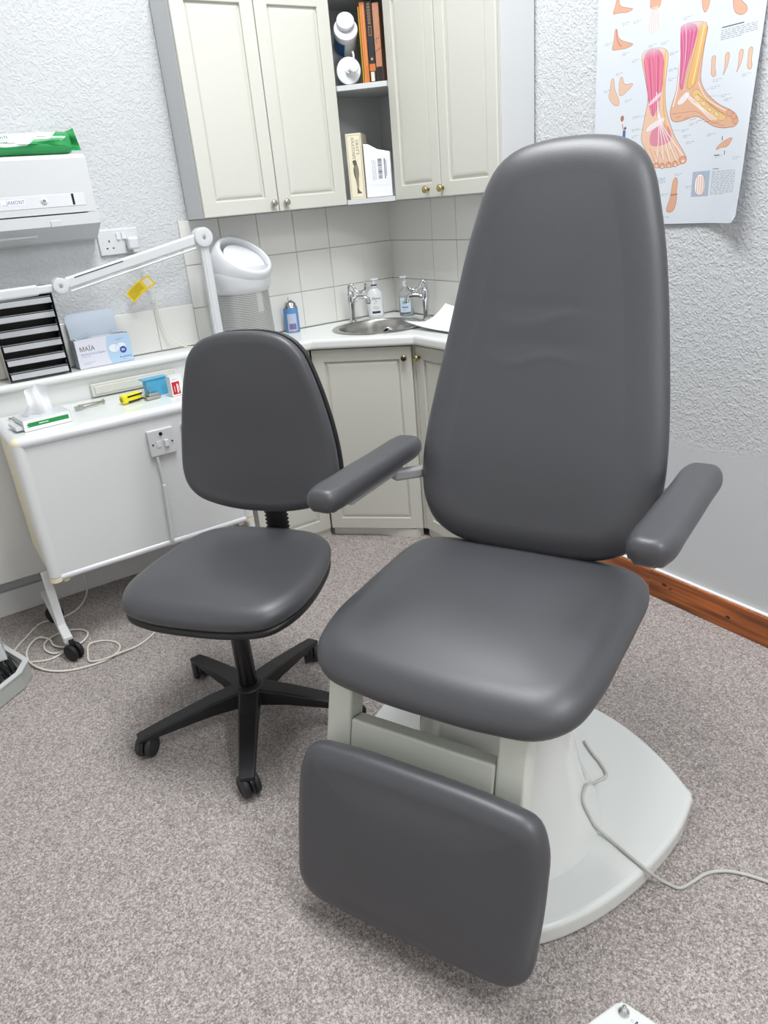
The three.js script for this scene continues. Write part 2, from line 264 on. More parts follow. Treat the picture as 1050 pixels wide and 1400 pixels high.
// ---------------------------------------------------------------- TREATMENT CHAIR
{
  const t = thing('treatment_chair', 'grey vinyl treatment chair with tall reclined back on a white pedestal', 'treatment chair', [-0.846, 0, 1.756], -64 * D);
  const backHalf = [[0, 0.0], [0.10, 0.002], [0.19, 0.016], [0.25, 0.05], [0.285, 0.11], [0.298, 0.19], [0.297, 0.27], [0.287, 0.37], [0.272, 0.48], [0.256, 0.59], [0.237, 0.70], [0.216, 0.79], [0.195, 0.86], [0.168, 0.905], [0.125, 0.935], [0.06, 0.95], [0, 0.953]];
  const crease = (x, y) => { let h = 0; const r = (yc, a, wd, xc, xs) => { const d = (y - yc) / wd; h += a * Math.exp(-d * d) * Math.exp(-(((x - xc) / xs) ** 2)); };
    r(0.545 + 0.012 * Math.sin(x * 26), 0.0014, 0.011, -0.03, 0.11); r(0.575 - 0.03 * x, -0.0012, 0.018, -0.03, 0.11); r(0.455 + 0.010 * Math.sin(x * 34 + 1), 0.0013, 0.011, -0.03, 0.13); r(0.49 - 0.02 * x, -0.0012, 0.018, -0.02, 0.13); return h; };
  const back = obj('backrest', cushion(mirrorOutline(backHalf.map(([x, y]) => [x * 0.985, y])), { T: 0.085, e: 0.085, dome: 0.016, backDome: 0.0, n: 160, rings: 46, squash: 2, front: crease, bend: (x, y) => 0.018 * (x / 0.3) ** 2 - 0.02 * Math.exp(-(((y - 0.55) / 0.3) ** 2)) + 0.01 }), M.vinyl, t);
  back.position.set(0.003, 0.548, -0.005); back.rotation.x = -18 * D;
  // seat
  const seatHalf = [[0, -0.035], [0.13, -0.032], [0.225, -0.02], [0.283, 0.015], [0.303, 0.075], [0.305, 0.18], [0.303, 0.30], [0.298, 0.42], [0.276, 0.505], [0.225, 0.552], [0.13, 0.569], [0, 0.573]];
  const seat = obj('seat', cushion(mirrorOutline(seatHalf), { T: 0.085, e: 0.070, dome: 0.014, n: 140, rings: 16, squash: 2, bend: (x, y) => -0.25 * Math.max(0, y - 0.33) ** 2 * 2 }), M.vinyl, t);
  seat.rotation.x = Math.PI / 2; seat.scale.z = 1; seat.position.set(0, 0.523, -0.004);
  seat.geometry.rotateX(Math.PI); seat.geometry.scale(1, -1, 1);            // dome upwards
  { const p = seat.geometry.index.array; for (let i = 0; i < p.length; i += 3) { const q = p[i]; p[i] = p[i + 1]; p[i + 1] = q; } seat.geometry.computeVertexNormals(); }
  obj('seat_pan', slab([[-0.20, 0.04], [0.20, 0.04], [0.20, 0.47], [-0.20, 0.47]], 0.445, 0.478, 0.004), M.paleGrey, t);
  // leg rest
  const footHalf = [[0, -0.175], [0.13, -0.174], [0.215, -0.166], [0.248, -0.135], [0.258, -0.06], [0.262, 0.04], [0.258, 0.115], [0.235, 0.16], [0.17, 0.172], [0, 0.176]];
  const foot = obj('leg_rest', cushion(mirrorOutline(footHalf), { T: 0.07, e: 0.045, dome: 0.012, n: 120 }), M.vinyl, t);
  foot.position.set(0.010, 0.215, 0.652); foot.rotation.x = -16 * D;
  // padded arms on grey brackets
  const armHalf = [[0, -0.235], [0.028, -0.228], [0.041, -0.20], [0.043, -0.10], [0.043, 0.10], [0.042, 0.20], [0.030, 0.228], [0, 0.235]];
  for (const s of [-1, 1]) {
    const g = cushion(mirrorOutline(armHalf), { T: 0.054, e: 0.024, dome: 0, n: 100, squash: 2.1 }); const p = g.attributes.position;
    for (let i = 0; i < p.count; i++) { const x = p.getX(i), y = p.getY(i), z = p.getZ(i); if (z < -0.012 && Math.abs(y) > 0.2) p.setZ(i, z + 0.0022 * Math.sin(x * 420) ); }      // gathers at the ends
    g.computeVertexNormals(); g.rotateX(-Math.PI / 2);
    const a = obj('armrest', g, M.vinyl, t); a.position.set(s * 0.350 + 0.006, 0.772, 0.133); a.rotation.set(-2 * D, s * -3 * D, 0);
    obj('arm_bracket', [barAB([s * -0.01, -0.045, -0.10], [s * -0.09, -0.06, -0.23], 0.03, 0.028, 0.008), rb(0.05, 0.012, 0.26, 0.004, 0, -0.034, 0)], M.greyArm, a);
  }
  // frame that carries the leg rest
  const LR = (x0, x1, y0, y1, z0, z1, r) => lim(x0, x1, y0, y1, z0, z1, r);
  for (const [x0, x1] of [[-0.238, -0.180], [0.140, 0.198]]) { const g = rb(x1 - x0, 0.27, 0.05, 0.006); g.rotateX(-16 * D); g.translate((x0 + x1) / 2, 0.325, 0.535); obj('side_bar', g, M.offwhite, t); }
  { const g = rb(0.318, 0.12, 0.042, 0.006); g.rotateX(-16 * D); g.translate(-0.02, 0.330, 0.537); obj('cross_bar', g, M.offwhite, t); }
  obj('adjuster_knob', lathe([[0.012, 0.385], [0.012, 0.400], [0.020, 0.404], [0.022, 0.425], [0.016, 0.432], [0, 0.432]], 24).translate(0.03, 0.008, 0.45), M.offwhite, t);
  // pedestal
  obj('lift_column', lathe([[0, 0.435], [0.155, 0.435], [0.158, 0.43], [0.160, 0.36], [0.172, 0.25], [0.195, 0.15], [0.224, 0.08], [0.238, 0.052]], 64).scale(1, 1, 1).translate(0.035, 0, 0.305), M.gloss, t);
  obj('upper_cowl', rb(0.30, 0.05, 0.34, 0.02, 0.06, 0.415, 0.22), M.gloss, t);
  const half = [[0, -0.135], [0.13, -0.122], [0.24, -0.076], [0.345, 0.0], [0.430, 0.088], [0.434, 0.105], [0.428, 0.19], [0.402, 0.293], [0.357, 0.405], [0.303, 0.497], [0.236, 0.573], [0.12, 0.645], [0, 0.665]];
  const arc = [...smoothArc(half.slice(0, 5)), ...smoothArc(half.slice(5))]; const outl = [...arc, ...arc.slice(1, -1).reverse().map(p => [-p[0] * 0.9, p[1]])];
  obj('base_plate', slab(outl, 0.002, 0.052, 0.012), M.gloss, t);
  obj('power_cable', tube([[0.163, 0.057, 0.033], [0.188, 0.057, 0.062], [0.223, 0.057, 0.096], [0.243, 0.057, 0.127], [0.228, 0.057, 0.158], [0.233, 0.145, 0.275], [0.238, 0.138, 0.307], [0.249, 0.112, 0.308], [0.263, 0.079, 0.304], [0.293, 0.057, 0.306], [0.346, 0.057, 0.333], [0.387, 0.053, 0.35], [0.406, 0.02, 0.331], [0.423, 0.004, 0.321], [0.446, 0.004, 0.322], [0.466, 0.004, 0.298], [0.489, 0.004, 0.262], [0.522, 0.004, 0.238], [0.563, 0.004, 0.228], [0.604, 0.004, 0.227], [0.67, 0.004, 0.23]], 0.0036, 160, 8), M.cableGrey, t);
}
// ---------------------------------------------------------------- OFFICE CHAIR
{
  const t = thing('office_chair', 'grey vinyl swivel chair with black five-star base on castors', 'office chair', [-1.412, 0, 1.206], -51 * D);
  const bh = [[0, 0.050], [0.08, 0.053], [0.16, 0.068], [0.215, 0.09], [0.248, 0.125], [0.260, 0.17], [0.257, 0.23], [0.244, 0.31], [0.225, 0.39], [0.203, 0.46], [0.178, 0.515], [0.135, 0.552], [0.07, 0.570], [0, 0.574]];
  const B = new THREE.Group(); B.name = 'backrest'; t.add(B); B.position.set(0, 0.50, -0.245); B.rotation.x = -7 * D;
  const cb = (x, y) => 0.30 * x * x - 0.020 * Math.cos((y - 0.2) * 7) + 0.012;
  obj('cushion', cushion(mirrorOutline(bh.map(([x, y]) => [x * 0.955, 0.31 + (y - 0.31) * 0.985])), { T: 0.05, e: 0.038, dome: 0.012, n: 120, bend: cb }), M.vinyl, B);
  obj('back_shell', cushion(mirrorOutline(bh.map(([x, y]) => [x * 0.968, 0.31 + (y - 0.31) * 0.996])), { T: 0.018, e: 0.012, dome: 0, n: 120, bend: (x, y) => cb(x, y) - 0.027 }), M.black, B);
  const sh = [[0, -0.295], [0.10, -0.293], [0.175, -0.278], [0.228, -0.235], [0.258, -0.16], [0.275, -0.06], [0.280, 0.04], [0.268, 0.13], [0.225, 0.20], [0.14, 0.232], [0, 0.243]].map(([x, y]) => [x * 0.92, (y + 0.026) * 0.92 - 0.026]);
  const flat = (g, flip) => { g.rotateX(Math.PI / 2); g.scale(1, -1, 1); const p = g.index.array; for (let i = 0; i < p.length; i += 3) { const q = p[i]; p[i] = p[i + 1]; p[i + 1] = q; } g.computeVertexNormals(); return g; };
  const sb = (x, y) => -0.9 * Math.max(0, y - 0.08) ** 2 - 0.15 * x * x;
  const seat = obj('seat', flat(cushion(mirrorOutline(sh), { T: 0.062, e: 0.05, dome: 0.010, n: 120, bend: sb })), M.vinyl, t); seat.position.y = 0.472;
  const pan = obj('seat_pan', flat(cushion(mirrorOutline(sh.map(([x, y]) => [x * 0.985, y * 0.985])), { T: 0.024, e: 0.018, n: 120, dome: 0, bend: sb })), M.black, t); pan.position.y = 0.441;
  obj('mechanism', rb(0.14, 0.05, 0.24, 0.012, 0, 0.398, -0.03), M.blackSoft, t);
  obj('back_bar', [barAB([0, 0.405, -0.10], [0, 0.405, -0.318], 0.055, 0.02), barAB([0, 0.40, -0.318], [0, 0.66, -0.318], 0.03, 0.012)], M.blackSoft, t);
  const bel = []; for (let i = 0; i <= 26; i++) bel.push([0.026 + 0.007 * (i % 2), 0.415 + 0.165 * i / 26]);
  obj('bellows', lathe(bel, 28).scale(1.15, 1, 0.8).translate(0, 0, -0.318), M.blackSoft, t);
  obj('gas_lift', [cyl(0.026, 0.026, 0.20, 0, 0.09, 0), cyl(0.015, 0.015, 0.10, 0, 0.28, 0)], M.blackGloss, t);
  obj('hub', lathe([[0, 0.060], [0.045, 0.062], [0.052, 0.075], [0.050, 0.112], [0.034, 0.124], [0, 0.124]], 36), M.black, t);
  const R = 0.305;
  for (let k = 0; k < 5; k++) {
    const phi = (116 + 72 * k) * D, dir = V3(Math.cos(phi), 0, Math.sin(phi)).applyAxisAngle(V3(0, 1, 0), 51 * D), ang = Math.atan2(dir.x, dir.z);
    // arm: tapering, arched, hollow-looking underneath
    const prof = shapeOf([[0.03, 0.118], [0.12, 0.108], [0.22, 0.090], [0.30, 0.074], [0.325, 0.068], [0.325, 0.058], [0.30, 0.056], [0.22, 0.062], [0.12, 0.068], [0.03, 0.064]]);
    const g = new THREE.ExtrudeGeometry(prof, { depth: 0.036, bevelEnabled: true, bevelThickness: 0.006, bevelSize: 0.004, bevelOffset: -0.004, bevelSegments: 3 }).translate(0, 0, -0.018);
    const p = g.attributes.position; for (let i = 0; i < p.count; i++) { const x = p.getX(i); p.setZ(i, p.getZ(i) * (1.25 - 1.0 * Math.min(1, x / 0.325) * 0.42)); } g.computeVertexNormals();
    g.rotateY(-Math.PI / 2); const a = obj('base_arm', g, M.black, t); a.rotation.y = ang;
    const c = new THREE.Group(); c.name = 'castor'; t.add(c); c.position.set(dir.x * R, 0, dir.z * R); c.rotation.y = ang + [0.5, 0.9, -0.4, 0.7, 1.2][k];
    for (const s of [-1, 1]) obj('wheel', new THREE.LatheGeometry([[0, -0.010], [0.022, -0.010], [0.029, -0.007], [0.031, 0], [0.029, 0.007], [0.023, 0.010], [0.020, 0.007], [0, 0.008]].map(q => new THREE.Vector2(q[0], q[1] * s)), 28).rotateZ(-Math.PI / 2).translate(s * 0.0145, 0.031, 0), M.wheel, c);
    obj('hood', [new THREE.CylinderGeometry(0.032, 0.032, 0.008, 28, 1, false, -0.2, 3.5).rotateZ(Math.PI / 2).translate(0, 0.031, 0), cyl(0.010, 0.010, 0.022, 0, 0.047, 0, 16)], M.black, c);
  }
}
// ---------------------------------------------------------------- print helpers
function printed(name, w, h, pw, ph, draw, parent, pos, rot = [0, 0, 0], rough = 0.4) { const o = obj(name, new THREE.PlaneGeometry(w, h), std(0xffffff, rough, { map: canvasTex(pw, ph, draw) }), parent); o.position.set(...pos); o.rotation.set(...rot); return o; }
const fill = (x, c, a, b, w, h) => { x.fillStyle = c; x.fillRect(a, b, w, h); };
const textLines = (x, x0, y0, w, n, dy, c = '#8a8d92', lw = 2) => { x.fillStyle = c; const r = mulberry(Math.round(x0 * 7 + y0 * 13 + n)); for (let i = 0; i < n; i++) { let p = x0; const end = x0 + w * (i === n - 1 ? 0.6 : 1); while (p < end) { const q = 4 + r() * 12; x.fillRect(p, y0 + i * dy, Math.min(q, end - p), lw); p += q + 3; } } };

// ---------------------------------------------------------------- left wall side
tag(obj('window_ledge', [lim(-2.35, -0.970, 0.858, 0.885, 0.0, 0.125, 0.0125)], M.counter), 'long white ledge below the stippled wall carrying the paper rack', 'ledge');
{ const p = thing('cover_panel', 'cream framed cover panel on the wall under the ledge', 'panel', [-1.28, 0.782, 0.0972]); obj('panel', rb(0.32, 0.048, 0.014, 0.004, 0, 0.024, 0.007), M.cream, p); obj('panel_field', rb(0.296, 0.028, 0.005, 0.002, 0, 0.024, 0.0155), M.cream, p); }
{ const s = thing('double_socket', 'white double wall socket with rocker switches above the ledge', 'socket', [-1.2, 1.3, 0]);
  obj('plate', rb(0.147, 0.088, 0.012, 0.004, 0, 0, 0.006), M.white, s);
  for (const x of [-0.036, 0.036]) for (const [dx, dy, w, h] of [[0, 0.012, 0.004, 0.008], [-0.011, -0.012, 0.0065, 0.004], [0.011, -0.012, 0.0065, 0.004]]) obj('pin_slot', bx(w, h, 0.001, x + dx, dy - 0.008, 0.0122), M.darkHole, s);
  for (const x of [-0.001, 0.018]) obj('rocker_switch', rb(0.013, 0.024, 0.008, 0.002, x + 0.0, 0.018, 0.014).rotateX(0.0), M.whiteGloss, s);
  for (const x of [-0.060, 0.060]) obj('screw', cyl(0.003, 0.003, 0.001, 0, 0, 0, 14).rotateX(Math.PI / 2).translate(x, 0, 0.012), M.paleGrey, s); }
tag(obj('single_socket', rb(0.086, 0.086, 0.01, 0.003, -1.02, 0.79, 0.1025), M.white), 'white single socket plate half hidden behind the swivel chair back', 'socket');
{ // paper-towel dispenser
  const d = thing('towel_dispenser', 'white wall-mounted paper towel dispenser with a sight slot and round lock', 'dispenser', [-1.445, 1.31, 0]);
  const W = 0.325, side = (pts, w) => new THREE.ExtrudeGeometry(shapeOf(pts), { depth: w - 0.008, bevelEnabled: true, bevelThickness: 0.004, bevelSize: 0.004, bevelOffset: -0.004, bevelSegments: 2 }).rotateY(-Math.PI / 2).translate(w / 2 - 0.004, 0, 0);
  obj('cover', side([[0, 0.098], [0.137, 0.098], [0.137, 0.262], [0.118, 0.275], [0, 0.275]], W), M.white, d);
  obj('lower_body', side([[0, 0.004], [0.05, 0.012], [0.120, 0.048], [0.140, 0.060], [0.141, 0.094], [0, 0.094]], W + 0.006), M.white, d);
  for (const z of [0.088, 0.100]) obj('slot_lip', rb(0.12, 0.007, 0.0025, 0.001, -0.10, 0.031 + (z - 0.094) * 0.5, z), M.white, d);
  obj('thumb_notch', rb(0.034, 0.020, 0.004, 0.002, 0.02, 0.068, 0.1415), M.paleGrey, d);
  const band = obj('band', rb(0.30, 0.038, 0.0015, 0.0006, -0.02, 0.138, 0.1377), M.whiteGloss, d);
  obj('lock', lathe([[0.010, 0], [0.010, 0.003], [0.006, 0.0045], [0.004, 0.0045], [0, 0.003]], 24).rotateX(Math.PI / 2).translate(0.0, 0.139, 0.138), M.whiteGloss, d);
  obj('keyhole', new THREE.TorusGeometry(0.0035, 0.001, 8, 16).translate(0, 0.139, 0.1425), M.wheel, d);
  obj('sight_slot', rb(0.0075, 0.034, 0.002, 0.001, 0.092, 0.139, 0.1385), M.darkHole, d);
  printed('lettering', 0.072, 0.018, 512, 128, (x) => { fill(x, '#f0f1f2', 0, 0, 512, 128); x.fillStyle = '#2b2c78'; x.font = '104px sans-serif'; x.textAlign = 'right'; x.fillText('JAMONT', 506, 102); fill(x, '#2b2c78', 20, 108, 80, 7); }, band, [-0.095, 0.141, 0.1388]); }
{ // wipes
  const g = cushion(mirrorOutline([[0, -0.034], [0.14, -0.035], [0.165, -0.030], [0.172, 0.0], [0.165, 0.028], [0.14, 0.033], [0, 0.032]]), { T: 0.075, e: 0.03, dome: 0.002, n: 100, rings: 20, front: (x, y) => 0.004 * Math.sin(x * 70 + y * 60) + 0.003 * Math.sin(x * 31 - y * 110) });
  const uv = g.attributes.uv; for (let i = 0; i < uv.count; i++) uv.setXY(i, (uv.getX(i) + 0.18) / 0.36, (uv.getY(i) + 0.04) / 0.08);
  const w = thing('wipes_pack', 'green and white soft pack of wipes on top of the towel dispenser', 'wipes', [-1.475, 1.587, 0.066]);
  const tx = canvasTex(1024, 256, (x) => { fill(x, '#2f9a55', 0, 0, 1024, 256); x.fillStyle = '#f4f8f6'; x.beginPath(); x.moveTo(0, 0); x.lineTo(900, 0); x.lineTo(800, 92); x.lineTo(660, 96); x.lineTo(590, 150); x.lineTo(400, 160); x.lineTo(300, 150); x.lineTo(0, 150); x.closePath(); x.fill(); x.fillStyle = '#2a7a66'; x.font = 'bold 62px sans-serif'; x.textAlign = 'right'; x.fillText('clinell', 446, 96); fill(x, '#7aa396', 320, 112, 110, 8); fill(x, '#5c7f74', 690, 66, 80, 10); fill(x, '#dfeee6', 465, 50, 120, 75); });
  const pk = obj('pack', g, phys(0xffffff, 0.22, { map: tx }), w); pk.position.y = 0.0365;
  const eg = new THREE.PlaneGeometry(0.03, 0.07, 8, 14); const ep = eg.attributes.position; for (let i = 0; i < ep.count; i++) { const x = ep.getX(i), y = ep.getY(i); ep.setZ(i, 0.009 * Math.sin(y * 120 + x * 40)); ep.setY(i, y * (1 + 6 * x)); } eg.computeVertexNormals();
  const e = obj('crimped_end', eg, phys(0x1f8f4a, 0.25, { side: THREE.DoubleSide }), w); e.position.set(0.178, 0.043, 0.004); e.rotation.set(-0.2, -0.3, 0.12); }
{ // stacked tray rack
  const r = thing('tray_rack', 'black and silver desktop tray rack with six sloping trays on the ledge', 'rack', [-1.592, 0.886, 0.0]);
  const W = 0.203; 
  for (const s of [-1, 1]) obj('side_plate', rb(0.003, 0.30, 0.105, 0.001, s * (W / 2), 0.15, 0.0575), s > 0 ? M.black : M.nickel, r);
  obj('back_plate', rb(W - 0.004, 0.30, 0.003, 0.001, 0, 0.15, 0.011), M.black, r);
  obj('top_plate', rb(W, 0.003, 0.085, 0.001, 0, 0.2985, 0.05), M.black, r);
  const trayMat = std(0xb2b4b7, 0.45);
  for (let k = 0; k < 6; k++) { const y = 0.012 + k * 0.0475; const t = new THREE.Group(); t.name = 'tray'; r.add(t); t.position.set(0, y, 0.012); 
    obj('floor_sheet', new THREE.BoxGeometry(W - 0.012, 0.0015, 0.10).rotateX(-0.10).translate(0, 0.014, 0.05), trayMat, t);
    obj('front_lip', rb(W - 0.014, 0.019, 0.004, 0.0015).rotateX(-0.35).translate(0, 0.006, 0.104), trayMat, t); 
    obj('clip', rb(0.006, 0.016, 0.010, 0.002, W / 2 - 0.006, 0.026, 0.086), M.black, t); } }
{ // face masks
  const b = thing('mask_box', 'pale blue and white open box of face masks on the ledge', 'box', [-1.357, 0.886, 0.056], 2 * D);
  const w = 0.198, h = 0.102, d = 0.062, blue = std(0xbfd4ea, 0.5), c2_ = std(0xd3e0ee, 0.5);
  obj('carton', [lim(-w / 2, w / 2, 0, 0.002, -d / 2, d / 2), lim(-w / 2, w / 2, 0, h, d / 2 - 0.0015, d / 2), lim(-w / 2, w / 2, 0, h, -d / 2, -d / 2 + 0.0015), lim(-w / 2, -w / 2 + 0.0015, 0, h, -d / 2, d / 2), lim(w / 2 - 0.0015, w / 2, 0, h, -d / 2, d / 2)], c2_, b);
  const fs = new THREE.Shape(); fs.moveTo(-w / 2 + 0.004, 0); fs.lineTo(w / 2 - 0.02, 0); fs.lineTo(w / 2 - 0.022, 0.075); fs.quadraticCurveTo(w / 2 - 0.024, 0.088, w / 2 - 0.04, 0.088); fs.lineTo(-w / 2 + 0.02, 0.088); fs.quadraticCurveTo(-w / 2, 0.088, -w / 2, 0.07); fs.closePath();
  const f = obj('lid_flap', new THREE.ExtrudeGeometry(fs, { depth: 0.001, bevelEnabled: false }), std(0xc9d3df, 0.55), b); f.position.set(0, h, -d / 2); f.rotation.x = 0.02;
  for (let k = 0; k < 5; k++) obj('mask', rb(w - 0.02, 0.006, d - 0.012, 0.002, 0.002 * (k % 2), h - 0.028 + k * 0.0065, 0.001), k % 2 ? blue : M.white, b);
  for (const [x, a] of [[-0.055, 0.3], [0.07, -0.25]]) obj('mask_fold', new THREE.BoxGeometry(0.05, 0.0015, 0.03).rotateZ(a).translate(x, h + 0.008, 0.006), blue, b);
  printed('printed_front', w - 0.001, h - 0.001, 800, 410, (x) => { fill(x, '#e6e5f0', 0, 0, 800, 410); x.fillStyle = '#bcd6ef'; x.beginPath(); x.moveTo(800, 0); x.lineTo(470, 0); x.quadraticCurveTo(400, 200, 470, 410); x.lineTo(800, 410); x.fill(); x.fillStyle = '#2b2b33'; x.font = '92px sans-serif'; x.fillText('MAÏA', 45, 165); x.fillStyle = '#5573a8'; x.font = '38px serif'; x.fillText('Medical Face Masks', 55, 225); textLines(x, 60, 245, 230, 1, 10, '#7f8fb5', 5); textLines(x, 70, 330, 170, 2, 22, '#8a90a0', 5); x.fillStyle = '#eef3fa'; x.beginPath(); x.ellipse(545, 190, 80, 62, 0.15, 0, 7); x.ellipse(650, 185, 80, 62, -0.15, 0, 7); x.fill(); x.strokeStyle = '#9bb4d6'; x.lineWidth = 4; x.stroke(); x.fillStyle = '#2f55a8'; x.beginPath(); x.arc(672, 232, 50, 0, 7); x.fill(); x.fillStyle = '#fff'; x.font = 'bold 44px sans-serif'; x.fillText('50', 647, 248); x.fillStyle = '#3d62a8'; x.font = 'bold 30px sans-serif'; x.fillText('BreatheEasy', 600, 345); textLines(x, 640, 365, 100, 1, 9, '#6f8fc0', 6); textLines(x, 590, 60, 130, 2, 20, '#6f8fc0', 6); }, b, [0, h / 2, d / 2 + 0.0006]); }
{ // magnifier lamp with its lead
  const l = thing('magnifier_lamp', 'white jointed magnifier lamp clamped at the end of the ledge', 'lamp', [-0.953, 0.8755, 0.20]);
  const J = [0.0, 0.414, 0], K = [-0.52, 0.312, 0.0], E2 = [-0.74, 0.306, 0.01];
  obj('clamp', [rb(0.05, 0.014, 0.06, 0.004, 0, 0.007, 0), cyl(0.016, 0.013, 0.03, 0, 0.014, 0)], M.white, l);
  obj('post', [rb(0.034, 0.36, 0.026, 0.006, 0, 0.225, 0), rb(0.020, 0.35, 0.032, 0.005, 0.0, 0.225, 0)], M.white, l);
  const arm = obj('upper_arm', [barAB([-0.02, 0.410, 0.0], [-0.50, 0.316, 0], 0.022, 0.038, 0.008)], M.white, l);
  obj('spring_rod', rodAB([-0.03, 0.380, 0.006], [-0.49, 0.290, 0.006], 0.004), M.white, arm); obj('groove', barAB([-0.30, 0.366, 0.0112], [-0.47, 0.333, 0.0112], 0.002, 0.003, 0.0005), M.wheel, arm);
  for (const [p, r] of [[J, 0.034], [K, 0.026]]) { const j = obj('joint', lathe([[0, -0.024], [r * 0.9, -0.024], [r, -0.02], [r, 0.02], [r * 0.9, 0.024], [r * 0.28, 0.024], [r * 0.24, 0.022], [0, 0.022]], 36).rotateX(Math.PI / 2), M.white, l); j.position.set(...p); obj('pivot_screw', cyl(0.0055, 0.0055, 0.002, 0, 0, 0, 16).rotateX(Math.PI / 2).translate(0, 0, 0.0225), M.greyArm, j); }
  obj('head_arm', [barAB([K[0], K[1] - 0.004, 0], [-0.62, 0.307, 0.006], 0.016, 0.026, 0.006), barAB([-0.59, 0.308, 0.004], E2, 0.024, 0.034, 0.008)], M.white, l);
  const hd = obj('lamp_head', lathe([[0.075, -0.02], [0.105, -0.02], [0.112, 0.0], [0.10, 0.02], [0.075, 0.02], [0.072, 0]], 48), M.white, l); hd.position.set(-0.855, 0.300, 0.02);
  const o = [0.953, -0.8755, -0.20], sh = p => [p[0] + o[0], p[1] + o[1], p[2] + o[2]];
  const cab = obj('lead', tube([[-1.150, 1.262, 0.045], [-1.137, 1.235, 0.04], [-1.137, 1.204, 0.03], [-1.129, 1.15, 0.03], [-1.116, 1.081, 0.03], [-1.113, 0.999, 0.03], [-1.092, 0.933, 0.035], [-1.045, 0.895, 0.06], [-0.99, 0.889, 0.10], [-0.962, 0.890, 0.17]].map(sh), 0.0028, 90, 8), M.cable, l);
  obj('plug', [rb(0.042, 0.046, 0.036, 0.010, ...sh([-1.158, 1.29, 0.031])), rb(0.026, 0.02, 0.02, 0.006, ...sh([-1.152, 1.266, 0.036]))], M.white, cab);
  const tg = new THREE.PlaneGeometry(0.105, 0.042, 16, 4), tp = tg.attributes.position; for (let i = 0; i < tp.count; i++) { const x = tp.getX(i); tp.setZ(i, 0.012 * Math.sin(x * 22)); tp.setY(i, tp.getY(i) - 2.2 * x * x); } tg.computeVertexNormals();
  const t = obj('warning_tag', tg, std(0xffffff, 0.5, { side: THREE.DoubleSide, map: canvasTex(256, 102, (x) => { fill(x, '#e9c81c', 0, 0, 256, 102); textLines(x, 14, 16, 140, 6, 13, '#5d5526', 5); fill(x, '#d9d4c4', 178, 14, 64, 74); }) }), cab); t.position.set(...sh([-1.172, 1.135, 0.055])); t.rotation.set(0, 0, 33 * D); }

